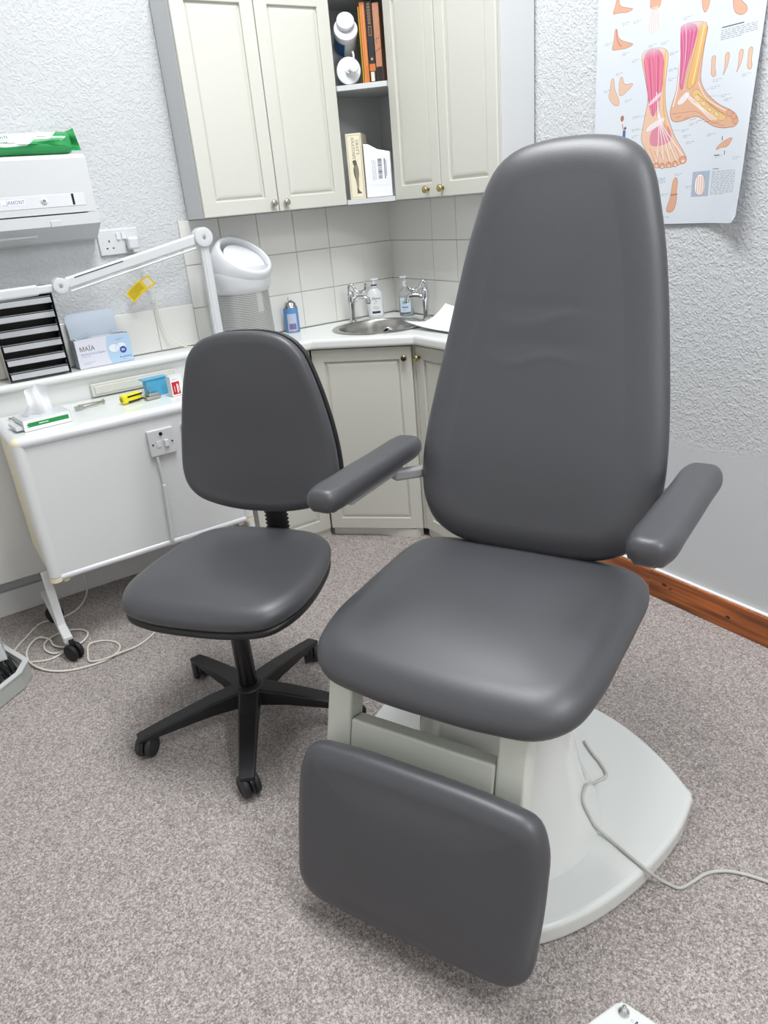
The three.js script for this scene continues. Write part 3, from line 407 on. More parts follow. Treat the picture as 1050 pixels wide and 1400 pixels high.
// ---------------------------------------------------------------- trolley
{
  const t = thing('trolley', 'white equipment trolley with rounded edges standing against the wall under the ledge', 'trolley', [-1.405, 0, 0.285], 0.6 * D);
  const X = 0.375, Z = 0.18, Y0 = 0.272, Y1 = 0.778;
  obj('front_panel', bx(2 * X - 0.04, Y1 - Y0 - 0.05, 0.014, 0, (Y0 + Y1) / 2 - 0.004, Z - 0.018), M.enamel, t);
  obj('back_panel', bx(2 * X - 0.04, Y1 - Y0 - 0.05, 0.014, 0, (Y0 + Y1) / 2, -Z + 0.018), M.enamel, t);
  for (const s of [-1, 1]) obj('side_panel', bx(0.014, Y1 - Y0 - 0.06, 2 * Z - 0.05, s * (X - 0.012), (Y0 + Y1) / 2, 0), M.yellowed, t);
  obj('bottom_panel', bx(2 * X - 0.04, 0.012, 2 * Z - 0.04, 0, Y0 + 0.012, 0), M.enamel, t);
  obj('top', lim(-X + 0.02, X - 0.02, Y1 - 0.03, Y1, -Z + 0.006, Z - 0.02, 0.001), M.worktopWhite, t);
  obj('edge_trim', [rodAB([-X + 0.022, Y1 - 0.02, Z - 0.02], [X - 0.022, Y1 - 0.02, Z - 0.02], 0.020, 0.020, 24)], M.whiteGloss, t);
  obj('edge_trim', [rodAB([-X + 0.022, Y0 + 0.012, Z - 0.018], [X - 0.022, Y0 + 0.012, Z - 0.018], 0.012, 0.012, 20)], M.whiteGloss, t);
  for (const s of [-1, 1]) {
    obj('corner_post', lathe([[0.02, Y0 + 0.018], [0.02, Y1 - 0.02]], 24).translate(s * (X - 0.02), 0, Z - 0.02), M.enamel, t);
    obj('edge_trim', rodAB([s * (X - 0.02), Y1 - 0.02, -Z + 0.01], [s * (X - 0.02), Y1 - 0.02, Z - 0.02], 0.02, 0.02, 24), M.whiteGloss, t);
    obj('corner_cap', new THREE.SphereGeometry(0.0205, 20, 14).translate(s * (X - 0.02), Y1 - 0.02, Z - 0.02), M.yellowed, t);
    obj('corner_cap', [cyl(0.0205, 0.0205, 0.016, s * (X - 0.02), Y0, Z - 0.02)], M.yellowed, t);
    obj('glide', rb(0.02, 0.016, 0.016, 0.003, s * (X - 0.052), Y0 - 0.006, Z - 0.03), M.yellowed, t);
    const lx = s * (X + 0.004);
    const leg = obj('leg', [barAB([lx, Y0 + 0.02, 0.10], [lx, 0.085, 0.12], 0.028, 0.024, 0.004), barAB([lx, 0.096, -0.165], [lx, 0.078, 0.225], 0.03, 0.024, 0.004)], M.enamel, t);
    for (const z of [-0.10, 0.225]) { const c = new THREE.Group(); c.name = 'castor'; t.add(c); c.position.set(lx + 0.006, 0, z); c.rotation.y = 0.5; for (const q of [-1, 1]) obj('wheel', lathe([[0, -0.009], [0.026, -0.009], [0.0305, -0.004], [0.0305, 0.004], [0.026, 0.009], [0, 0.009]], 28).rotateZ(Math.PI / 2).translate(q * 0.012, 0.0305, 0), M.blackSoft, c); obj('fork', cyl(0.009, 0.009, 0.022, 0, 0.056, 0, 14), M.black, c); }
  }
  for (const [x, hasSwitch] of [[0.085, true], [0.208, false]]) { const p = obj('socket_plate', rb(0.092, 0.094, 0.014, 0.005, x, 0.660, Z - 0.004), M.white, t);
    if (hasSwitch) { obj('rocker_switch', rb(0.015, 0.024, 0.008, 0.002, x + 0.014, 0.655, Z + 0.006), M.whiteGloss, p); obj('indicator', cyl(0.006, 0.006, 0.003, 0, 0, 0, 18).rotateX(Math.PI / 2).translate(x, 0.690, Z + 0.003), M.darkHole, p); for (const dx of [-0.033, 0.035]) obj('screw', cyl(0.003, 0.003, 0.002, 0, 0, 0, 12).rotateX(Math.PI / 2).translate(x + dx, 0.657, Z + 0.003), M.wheel, p); obj('fuse_flap', rb(0.016, 0.022, 0.003, 0.001, x - 0.013, 0.655, Z + 0.0035), M.whiteGloss, p); } }
  obj('conduit', [barAB([0.058, 0.612, Z - 0.005], [0.062, 0.50, Z - 0.006], 0.015, 0.009, 0.004), barAB([0.061, 0.51, Z - 0.006], [0.048, 0.288, Z - 0.006], 0.026, 0.012, 0.006)], M.white, t);
  const cord = [[-1.632, 0.26, 0.12], [-1.630, 0.12, 0.07], [-1.633, 0.02, 0.06], [-1.694, 0.004, 0.157], [-1.771, 0.004, 0.188], [-1.828, 0.004, 0.175], [-1.898, 0.004, 0.249], [-1.945, 0.004, 0.318], [-1.948, 0.004, 0.374], [-1.918, 0.004, 0.427], [-1.848, 0.004, 0.464], [-1.798, 0.006, 0.445], [-1.831, 0.006, 0.439], [-1.854, 0.006, 0.39], [-1.842, 0.006, 0.334], [-1.794, 0.006, 0.307], [-1.732, 0.006, 0.322], [-1.705, 0.008, 0.378], [-1.735, 0.009, 0.432], [-1.780, 0.009, 0.435], [-1.822, 0.009, 0.388], [-1.829, 0.010, 0.333], [-1.862, 0.010, 0.292], [-1.898, 0.008, 0.329], [-1.914, 0.008, 0.385], [-1.909, 0.010, 0.462], [-1.872, 0.006, 0.532], [-1.811, 0.005, 0.583], [-1.731, 0.004, 0.602], [-1.682, 0.004, 0.6], [-1.636, 0.004, 0.559], [-1.639, 0.004, 0.509], [-1.674, 0.004, 0.466], [-1.716, 0.004, 0.458], [-1.738, 0.004, 0.525], [-1.742, 0.004, 0.571], [-1.707, 0.010, 0.601], [-1.644, 0.009, 0.598], [-1.577, 0.004, 0.586], [-1.512, 0.004, 0.545], [-1.445, 0.004, 0.487]];
  const cd = obj('power_cord', tube(cord, 0.0036, 420, 8), M.cable, t); t.updateMatrixWorld(); cd.geometry.applyMatrix4(t.matrixWorld.clone().invert());
}
// things on the trolley top
const TT = 0.779;
{ const b = thing('tissue_box', 'small white and green tissue box with a tissue pulled out, on the trolley', 'tissue box', [-1.652, TT, 0.345], 7 * D);
  obj('carton', [rb(0.15, 0.036, 0.105, 0.002, 0, 0.018, 0)], M.white, b);
  obj('end_flap', rb(0.022, 0.012, 0.09, 0.002, -0.086, 0.012, 0), M.white, b);
  printed('printed_front', 0.149, 0.035, 600, 142, (x) => { fill(x, '#f4f5f3', 0, 0, 600, 142); fill(x, '#1f8f45', 40, 40, 530, 56); x.fillStyle = '#e6f3ea'; x.font = 'bold 26px sans-serif'; textLines(x, 190, 60, 200, 1, 10, '#e6f3ea', 14); for (const y of [48, 80]) { x.beginPath(); x.moveTo(40, y - 10); x.lineTo(62, y); x.lineTo(40, y + 10); x.fill(); } }, b, [0, 0.018, 0.0532]);
  printed('printed_end', 0.104, 0.035, 200, 70, (x) => { fill(x, '#f4f5f3', 0, 0, 200, 70); fill(x, '#2a8f4c', 20, 20, 50, 34); fill(x, '#7a6a3a', 100, 24, 50, 26); }, b, [0.0756, 0.018, 0], [0, Math.PI / 2, 0]);
  const tg = new THREE.PlaneGeometry(0.13, 0.10, 28, 20), p = tg.attributes.position, r = mulberry(5);
  for (let i = 0; i < p.count; i++) { const x = p.getX(i), y = p.getY(i) + 0.05, k = 1 - 0.55 * (1 - y / 0.1) ; p.setXYZ(i, x * (0.72 - 0.16 * y / 0.1) + 0.014 * y / 0.1, y * (0.84 + 0.10 * Math.sin(x * 30 + 1)), 0.014 * Math.sin(x * 95 + y * 25) * (0.4 + y * 6) + 0.012 * Math.sin(y * 50 + x * 20)); } tg.computeVertexNormals();
  const ti = obj('tissue', tg, phys(0xf6f7f9, 0.9, { side: THREE.DoubleSide, transmission: 0.25, thickness: 0 }), b); ti.position.set(-0.012, 0.034, 0); ti.rotation.y = 0.15; }
{ const s = thing('scissors', 'small metal scissors lying behind the tissue box on the trolley', 'scissors', [-1.70, TT, 0.185], 0.35); obj('blade', [barAB([0.0, 0.003, 0], [0.075, 0.003, 0.008], 0.008, 0.002, 0.0005)], M.steel, s); obj('blade', [barAB([0.0, 0.005, 0.004], [0.075, 0.005, -0.004], 0.008, 0.002, 0.0005)], M.steel, s);
  for (const z of [-0.014, 0.014]) obj('finger_ring', new THREE.TorusGeometry(0.011, 0.0022, 8, 22).rotateX(Math.PI / 2).translate(-0.022, 0.004, z), M.steel, s); }
{ const s = thing('nail_clipper', 'long steel nail nipper lying on the trolley top', 'nipper', [-1.478, TT, 0.245], 18 * D); 
  obj('handle', barAB([-0.045, 0.018, 0.004], [0.055, 0.010, 0], 0.010, 0.004, 0.0015), M.nickel, s); obj('handle', barAB([-0.03, 0.005, -0.003], [0.055, 0.007, 0.0], 0.011, 0.004, 0.0015), M.nickel, s); obj('jaw', rb(0.03, 0.014, 0.014, 0.003, -0.045, 0.010, 0.001), M.steel, s); obj('pivot', cyl(0.004, 0.004, 0.016, 0.05, 0.0, 0, 14), M.steel, s); }
{ const s = thing('yellow_cutter', 'small yellow and black plastic tool on the trolley', 'tool', [-1.350, TT, 0.300], 20 * D); obj('body', [rb(0.078, 0.030, 0.026, 0.006, 0, 0.0165, 0)], std(0xe9dc1a, 0.35), s); for (const [y, z] of [[0.024, 0.0128], [0.006, 0.0128]]) obj('black_stripe', rb(0.062, 0.006, 0.002, 0.0006, 0.010, y, z), M.blackSoft, s); obj('end_hole', cyl(0.008, 0.008, 0.002, 0, 0, 0, 18).rotateZ(Math.PI / 2).translate(-0.039, 0.017, 0), std(0xa59a10, 0.5), s); }
{ const s = thing('instrument_block', 'small metal block with an upright bur beside the blue box', 'instrument block', [-1.280, TT, 0.315], 12 * D); obj('block', [rb(0.055, 0.012, 0.036, 0.005, 0, 0.006, 0), rb(0.040, 0.010, 0.028, 0.003, 0.004, 0.016, -0.002)], M.steel, s); obj('bur', [rodAB([-0.022, 0.012, -0.006], [-0.030, 0.048, -0.010], 0.0013), new THREE.SphereGeometry(0.003, 10, 8).translate(-0.030, 0.048, -0.010)], M.steel, s); obj('clip', barAB([0.006, 0.02, -0.014], [0.002, 0.040, -0.018], 0.012, 0.002, 0.0006), M.chrome, s); }
{ const s = thing('blue_box', 'small open sky-blue box next to the red and white carton', 'box', [-1.245, TT, 0.262], 6 * D); const m = std(0x55a9cf, 0.45); const g = [lim(-0.04, 0.042, 0, 0.062, 0.016, 0.018), lim(-0.04, 0.042, 0, 0.062, -0.018, -0.016), lim(-0.04, -0.038, 0, 0.062, -0.016, 0.016), lim(0.040, 0.042, 0, 0.062, -0.016, 0.016), lim(-0.04, 0.042, 0, 0.002, -0.016, 0.016)]; obj('box_body', g, m, s); obj('flange', lim(-0.052, 0.042, 0.060, 0.063, -0.021, 0.021), m, s); }
{ const s = thing('small_carton', 'small white carton with a red label standing on the trolley', 'carton', [-1.198, TT, 0.338], 14 * D); obj('carton', rb(0.048, 0.072, 0.026, 0.001, 0, 0.036, 0), M.white, s);
  printed('printed_front', 0.047, 0.071, 190, 284, (x) => { fill(x, '#f2f2f2', 0, 0, 190, 284); fill(x, '#c2202e', 14, 84, 124, 180); x.save(); x.translate(112, 245); x.rotate(-Math.PI / 2); x.fillStyle = '#f6e9ea'; x.fillRect(0, -24, 130, 22); x.fillRect(20, 10, 90, 8); x.restore(); x.save(); x.translate(46, 220); x.rotate(-Math.PI / 2); x.fillStyle = '#f0d2d4'; x.fillRect(0, 0, 80, 10); x.restore(); textLines(x, 26, 40, 90, 2, 14, '#b9a5a5', 5); }, s, [0, 0.036, 0.0133]); }

// ---------------------------------------------------------------- on the worktop
{ // air purifier
  const p = thing('air_purifier', 'white and silver desktop air purifier with a tilted ring head', 'air purifier', [-0.803, WT + 0.001, 0.135], 0);
  const holes = canvasTex(2048, 640, (x) => { fill(x, '#c9c9c6', 0, 0, 2048, 640); x.fillStyle = '#3b3b3d'; for (let r = 0; r < 32; r++) for (let c = 0; c < 102; c++) { x.beginPath(); x.arc((c + (r % 2) * 0.5 + 0.25) * 2048 / 102, (r + 0.5) * 20, 6.2, 0, 7); x.fill(); } });
  obj('perforated_body', new THREE.CylinderGeometry(0.100, 0.104, 0.205, 64, 1, true).translate(0, 0.1025, 0), std(0xffffff, 0.35, { map: holes, metalness: 0.25 }), p);
  obj('base', cyl(0.104, 0.104, 0.006, 0, 0, 0, 48), M.paleGrey, p);
  const py = 40 * D; const pl = obj('plain_strip', new THREE.CylinderGeometry(0.1012, 0.1015, 0.085, 12, 1, true, 0.12, 0.26).translate(0, 0.155, 0), std(0xc4c4c0, 0.35, { metalness: 0.2, side: THREE.DoubleSide }), p);
  obj('collar', lathe([[0.097, 0.198], [0.104, 0.204], [0.112, 0.222], [0.119, 0.258], [0.1195, 0.275], [0.117, 0.295]], 64), M.whiteGloss, p);
  const h = new THREE.Group(); h.name = 'head'; p.add(h); h.position.set(0, 0.285, 0); h.rotation.set(36 * D, 0, -14 * D);
  obj('shell', lathe([[0.106, -0.05], [0.1185, -0.01], [0.1195, 0.015], [0.117, 0.042], [0.112, 0.060], [0.106, 0.067], [0.100, 0.068], [0.094, 0.064], [0.092, 0.044], [0.090, 0.0], [0.070, -0.01], [0, -0.01]], 64), M.whiteGloss, h);
  obj('disc', lathe([[0, 0.054], [0.06, 0.054], [0.080, 0.052], [0.083, 0.047], [0.081, 0.036], [0.03, 0.0], [0.03, -0.01]], 48).translate(0.003, 0, 0.005), M.whiteGloss, h);
}
{ const c = thing('spray_can', 'blue aerosol can with a silver dome standing against the tiles', 'spray can', [-0.572, WT + 0.001, 0.060], -115 * D);
  obj('can', lathe([[0, 0], [0.029, 0], [0.031, 0.003], [0.031, 0.098], [0.030, 0.101]], 40), phys(0xffffff, 0.3, { map: canvasTex(512, 256, (x) => { fill(x, '#5f90c6', 0, 0, 512, 256); fill(x, '#b9c0d6', 76, 78, 110, 96); fill(x, '#4f97c4', 60, 190, 140, 66); fill(x, '#7a6f9a', 92, 105, 80, 16); textLines(x, 90, 125, 100, 2, 14, '#5a6f96', 5); fill(x, '#e6edf4', 130, 205, 70, 20); x.drawImage && 0;  }) }), c);
  obj('dome', lathe([[0.031, 0.099], [0.0315, 0.103], [0.028, 0.108], [0.024, 0.120], [0.013, 0.127], [0.010, 0.130]], 40), M.chrome, c); obj('nozzle', [cyl(0.008, 0.007, 0.012, 0, 0.129, 0, 20), cyl(0.004, 0.004, 0.005, 0, 0.141, 0, 14)], M.white, c); }
function pillarTap(x, z, dx, dz, label) {
  const t = thing('pillar_tap', label, 'tap', [x, WT, z], Math.atan2(-dz, dx));
  obj('body', [cyl(0.019, 0.019, 0.006, 0, 0, 0), lathe([[0.013, 0.006], [0.0125, 0.045], [0.015, 0.075], [0.017, 0.09], [0.0165, 0.12], [0.012, 0.13], [0, 0.131]], 28)], M.chrome, t);
  obj('spout', [tube([[0.002, 0.075, 0], [0.02, 0.098, 0], [0.045, 0.104, 0], [0.068, 0.100, 0], [0.078, 0.092, 0]], 0.0095, 30, 14), rodAB([0.075, 0.100, 0], [0.080, 0.078, 0], 0.011, 0.012)], M.chrome, t);
  obj('lever', [tube([[-0.006, 0.128, 0], [-0.004, 0.150, 0], [0.006, 0.158, 0], [0.016, 0.150, 0], [0.026, 0.132, 0], [0.044, 0.124, 0], [0.062, 0.130, 0], [0.072, 0.146, 0], [0.074, 0.158, 0]], 0.0065, 44, 12)], M.chrome, t);
  obj('aerator', cyl(0.0085, 0.0085, 0.004, 0.080, 0.075, 0, 18), M.wheel, t);
}
pillarTap(-0.290, 0.088, 0.62, 0.78, 'chrome lever tap beside the spray can at the sink');
pillarTap(-0.082, 0.352, -0.75, -0.66, 'chrome lever tap beside the curled paper at the sink');
{ const s = thing('soap_bottle', 'white pump soap bottle with a dark band between the taps', 'soap', [-0.160, WT + 0.001, 0.078], -25 * D);
  obj('bottle', lathe([[0, 0], [0.030, 0], [0.034, 0.006], [0.036, 0.05], [0.036, 0.085], [0.031, 0.108], [0.017, 0.122], [0.013, 0.125], [0.013, 0.130]], 40).scale(1.0, 1, 0.68), M.whiteGloss, s);
  obj('pump', [cyl(0.013, 0.012, 0.018, 0, 0.128, 0, 24), cyl(0.005, 0.005, 0.014, 0, 0.146, 0, 14), rb(0.034, 0.009, 0.014, 0.004, 0.004, 0.162, 0)], M.whiteGloss, s); obj('collar', cyl(0.0135, 0.0135, 0.006, 0, 0.136, 0, 24), std(0x2c2f5c, 0.4), s);
  const lg = new THREE.CylinderGeometry(0.0366, 0.0366, 0.085, 24, 1, true, -0.85, 1.7).scale(1, 1, 0.69).translate(0, 0.055, 0);
  obj('printed_label', lg, std(0xffffff, 0.3, { side: THREE.DoubleSide, map: canvasTex(256, 340, (x) => { fill(x, '#f1f2f3', 0, 0, 256, 340); x.fillStyle = '#3a3f55'; x.font = 'italic bold 62px serif'; x.fillText('Dove', 56, 80); x.fillStyle = '#b6a777'; x.fillRect(110, 100, 40, 14); textLines(x, 80, 130, 100, 2, 16, '#b6b8c0', 6); x.fillStyle = '#dcdcd2'; x.beginPath(); x.ellipse(130, 220, 70, 36, 0.2, 0, 7); x.fill(); fill(x, '#32375f', 46, 276, 160, 40); }) }), s); }
{ const s = thing('sanitiser_bottle', 'clear pump bottle with a pale blue and green label behind the right tap', 'bottle', [-0.070, WT + 0.001, 0.190], -45 * D);
  const glassy = phys(0xf4f8fa, 0.08, { transmission: 1, thickness: 0.004, ior: 1.35 });
  obj('bottle', lathe([[0, 0], [0.028, 0], [0.031, 0.005], [0.031, 0.09], [0.027, 0.105], [0.014, 0.118], [0.0125, 0.130]], 36).scale(1, 1, 0.75), glassy, s);
  obj('gel', lathe([[0, 0.004], [0.027, 0.004], [0.0285, 0.03], [0.0285, 0.085], [0, 0.085]], 30).scale(1, 1, 0.72), phys(0xf2f8fa, 0.12, { transmission: 0.9, thickness: 0 }), s);
  obj('pump', [cyl(0.013, 0.012, 0.02, 0, 0.128, 0, 22), cyl(0.004, 0.004, 0.014, 0, 0.148, 0, 12), rb(0.032, 0.009, 0.013, 0.004, -0.006, 0.165, 0)], phys(0xf2f5f7, 0.15, { transmission: 0.4, thickness: 0 }), s);
  obj('printed_label', new THREE.CylinderGeometry(0.0318, 0.0318, 0.062, 20, 1, true, -0.8, 1.6).scale(1, 1, 0.76).translate(0, 0.05, 0), std(0xffffff, 0.35, { side: THREE.DoubleSide, map: canvasTex(160, 200, (x) => { fill(x, '#dfe8f3', 0, 0, 160, 200); x.fillStyle = '#7fc2b3'; x.beginPath(); x.ellipse(80, 60, 46, 26, -0.3, 0, 7); x.fill(); fill(x, '#7f9fd0', 30, 120, 90, 22); textLines(x, 36, 156, 90, 2, 14, '#8fa6c8', 5); }) }), s); }
{ // curled paper towel lying at the sink
  const n = 24, pos = [], idx = [], uv = []; const P = (u, v) => { const x = -0.27 + 0.21 * u + 0.02 * v, z = 0.46 + 0.32 * v; const y = WT + 0.003 + 0.045 * Math.pow(Math.abs(u - 0.45) / 0.55, 2.0) * (u > 0.45 ? 1 : 0.25) + 0.035 * Math.pow(1 - v, 3) * (0.3 + 0.7 * Math.abs(u - 0.5)); return [x, y, z]; };
  for (const off of [0, -0.0012]) for (let i = 0; i <= n; i++) for (let j = 0; j <= n; j++) { const p = P(i / n, j / n); pos.push(p[0], p[1] + off, p[2]); uv.push(i / n, j / n); }
  const W = n + 1, S = W * W; for (let i = 0; i < n; i++) for (let j = 0; j < n; j++) { const a = i * W + j; idx.push(a, a + 1, a + W, a + 1, a + W + 1, a + W, S + a, S + a + W, S + a + 1, S + a + 1, S + a + W, S + a + W + 1); }
  const g = new THREE.BufferGeometry(); g.setAttribute('position', new THREE.Float32BufferAttribute(pos, 3)); g.setAttribute('uv', new THREE.Float32BufferAttribute(uv, 2)); g.setIndex(idx); g.computeVertexNormals();
  tag(obj('paper_sheet', g, std(0xf3f4f6, 0.85, { side: THREE.DoubleSide })), 'white curled paper sheet lying on the worktop beside the sink', 'paper'); }

// ---------------------------------------------------------------- on the corner shelf
{
  const O = [-0.2445, 0.2475], A = -40.3 * D;
  const at = (x, y, z) => [O[0] + x * Math.cos(A) + z * Math.sin(A), y, O[1] - x * Math.sin(A) + z * Math.cos(A)];
  const S0 = 1.35 + 0.0185, S1 = 1.35 + 0.4185;
  { const b = thing('thick_book', 'thick cream book with a drawn leg on its spine, on the lower corner shelf', 'book', at(-0.052, S0, -0.012), A);
    obj('page_block', lim(-0.026, 0.026, 0.004, 0.230, -0.150, -0.006), std(0xe9e2c9, 0.8), b); obj('cover', [lim(-0.031, -0.027, 0, 0.236, -0.155, 0), lim(0.027, 0.031, 0, 0.236, -0.155, 0), lim(-0.031, 0.031, 0, 0.236, -0.005, 0, 0.001)], std(0xe7dfc4, 0.5), b); obj('dark_head', lim(-0.026, 0.026, 0.230, 0.236, -0.150, -0.005), M.blackSoft, b);
    printed('printed_spine', 0.058, 0.230, 232, 920, (x) => { fill(x, '#e8e1c8', 0, 0, 232, 920); x.strokeStyle = '#7a735c'; x.lineWidth = 4; x.strokeRect(16, 16, 200, 888); x.save(); x.translate(120, 40); x.rotate(Math.PI / 2); x.fillStyle = '#2c2a26'; x.font = '62px serif'; x.fillText("GRAY'S", 40, -28); x.fillText('ANATOMY', 0, 40); x.restore();
      x.fillStyle = '#5b5547'; x.beginPath(); x.moveTo(70, 380); x.quadraticCurveTo(140, 330, 140, 420); x.quadraticCurveTo(175, 520, 150, 640); x.quadraticCurveTo(150, 740, 140, 800); x.lineTo(190, 850); x.lineTo(110, 852); x.quadraticCurveTo(118, 740, 100, 640); x.quadraticCurveTo(60, 520, 90, 450); x.closePath(); x.fill(); x.strokeStyle = '#cfc7ac'; x.lineWidth = 3; for (let i = 0; i < 5; i++) { x.beginPath(); x.moveTo(95 + i * 10, 440); x.quadraticCurveTo(110 + i * 12, 560, 118 + i * 6, 780); x.stroke(); } }, b, [0, 0.118, 0.0006]); }
  { const g = new THREE.ExtrudeGeometry(shapeOf([[0, 0], [0.105, 0], [0.105, 0.160], [0.055, 0.172], [0.020, 0.192], [0, 0.194]]), { depth: 0.03, bevelEnabled: true, bevelThickness: 0.004, bevelSize: 0.003, bevelOffset: -0.003, bevelSegments: 2 }); const e = thing('white_packet', 'white plastic packet with a printed barcode, standing beside the thick book', 'packet', at(-0.017, S0 + 0.001, -0.05), A); obj('packet', g, phys(0xeeeff4, 0.3), e);
    printed('printed_panel', 0.068, 0.105, 272, 420, (x) => { fill(x, '#ecedf2', 0, 0, 272, 420); x.fillStyle = '#3d4257'; const r = mulberry(3); let y = 40; while (y < 330) { const q = 3 + r() * 11; x.fillRect(110, y, 62, q); y += q + 3 + r() * 8; } for (const px of [20, 44, 66]) { let p = 50; while (p < 330) { const q = 6 + r() * 18; x.fillRect(px, p, 5, q); p += q + 6; } } x.fillRect(210, 40, 14, 290); x.fillRect(236, 60, 8, 230); }, e, [0.060, 0.095, 0.0345]); }
  const bookMats = [std(0xc8743a, 0.5), std(0x23252a, 0.4), std(0xb98263, 0.5)];
  [['paperback', 'orange spined paperback between the plastic tubs and the black book', 0.020, 0.020, 0.262, '#c8743a'], ['hardback', 'black book with gold lettering on the upper corner shelf', 0.044, 0.024, 0.262, '#23252a'], ['hardback', 'brown spined book with a dark foot against the right cabinet', 0.070, 0.024, 0.255, '#b98263']].forEach(([n, lab, x, w, h, col], i) => {
    const b = thing(n, lab, 'book', at(x, S1, -0.034 - 0.0 * i), A);
    obj('page_block', lim(-w / 2 + 0.002, w / 2 - 0.002, 0.003, h - 0.004, -0.115, -0.004), std(0xe8e0cd, 0.8), b); obj('cover', [lim(-w / 2, -w / 2 + 0.0015, 0, h, -0.118, 0), lim(w / 2 - 0.0015, w / 2, 0, h, -0.118, 0), lim(-w / 2, w / 2, 0, h, -0.003, 0)], bookMats[i], b);
    printed('printed_spine', w - 0.002, h - 0.002, 96, 1000, (c) => { fill(c, col, 0, 0, 96, 1000); if (i === 0) { fill(c, '#d98a4e', 10, 0, 14, 1000); fill(c, '#e7b48c', 60, 0, 8, 780); } if (i === 1) { c.strokeStyle = '#b48a55'; c.lineWidth = 6; c.strokeRect(30, 300, 40, 110); for (let k = 0; k < 7; k++) c.strokeRect(32, 20 + k * 38, 34, 18); c.fillStyle = '#d9c060'; c.beginPath(); for (let k = 0; k < 10; k++) { const a = k * Math.PI / 5, r = k % 2 ? 10 : 28; c.lineTo(48 + r * Math.sin(a), 700 + r * Math.cos(a)); } c.fill(); fill(c, '#c8743a', 0, 760, 96, 90); fill(c, '#d8d3be', 12, 860, 60, 120); } if (i === 2) { fill(c, '#1d1c1e', 0, 800, 96, 200); c.strokeStyle = '#2a2523'; c.lineWidth = 7; c.beginPath(); c.arc(56, 470, 34, 2.2, 5.4); c.stroke(); c.beginPath(); c.moveTo(0, 610); c.lineTo(96, 560); c.stroke(); } }, b, [0, h / 2, 0.0006]); });
  tag(obj('yellow_folder', rb(0.006, 0.25, 0.10, 0.002), std(0xb59a1c, 0.5)), 'mustard yellow folder behind the white plastic tubs', 'folder'); { const f = scene.children[scene.children.length - 1]; f.position.set(...at(0.0055, S1 + 0.126, -0.09)); f.rotation.y = A; }
  const blue = phys(0x1f5f96, 0.35);
  const tub = (name, label, pos, rot, len, r, cap) => { const t = thing(name, label, 'tub', pos, 0); t.rotation.set(rot[0], rot[1], 0, 'YXZ');
    obj('body', lathe([[0, -len], [r * 0.9, -len], [r * 0.94, -len + 0.004], [r * 0.94, -0.026], [r * 0.9, -0.024]], 36).rotateX(Math.PI / 2), M.white, t);
    obj('blue_label', new THREE.CylinderGeometry(r * 0.947, r * 0.947, len - 0.05, 24, 1, true, 3.5, 2.6).rotateX(Math.PI / 2).translate(0, 0, -len / 2 - 0.008), blue, t).material.side = THREE.DoubleSide;
    obj('lid', lathe([[0, 0], [r * 0.93, 0], [r, -0.004], [r, -0.024], [r * 0.92, -0.026]], 40).rotateX(Math.PI / 2), M.whiteGloss, t); return t; };
  const t1 = tub('pump_tub', 'white and blue plastic tub with a pump, lying on the upper corner shelf', at(-0.046, S1 + 0.0475, -0.014), [0, A + 0.12], 0.13, 0.046);
  obj('pump', [cyl(0.012, 0.010, 0.014, 0, 0, 0, 20).rotateX(Math.PI / 2), rodAB([0, 0, 0.012], [0.018, 0.004, 0.026], 0.005), lathe([[0, -0.004], [0.016, -0.004], [0.018, 0], [0.016, 0.004], [0, 0.005]], 28).rotateX(Math.PI / 2).translate(0.022, 0.006, 0.030), tube([[0.022, 0.02, 0.03], [0.024, 0.045, 0.03], [0.021, 0.056, 0.03]], 0.004, 16, 10)], M.whiteGloss, t1);
  const t2 = tub('stacked_tub', 'white and blue plastic tub with a screw cap, lying above the pump tub', at(-0.044, S1 + 0.185, -0.022), [-0.42, A + 0.25], 0.118, 0.045);
  obj('screw_cap', lathe([[0, 0.022], [0.030, 0.022], [0.033, 0.018], [0.033, 0.002], [0, 0.001]], 36).rotateX(Math.PI / 2).translate(0.0, 0.016, 0), M.whiteGloss, t2);
}

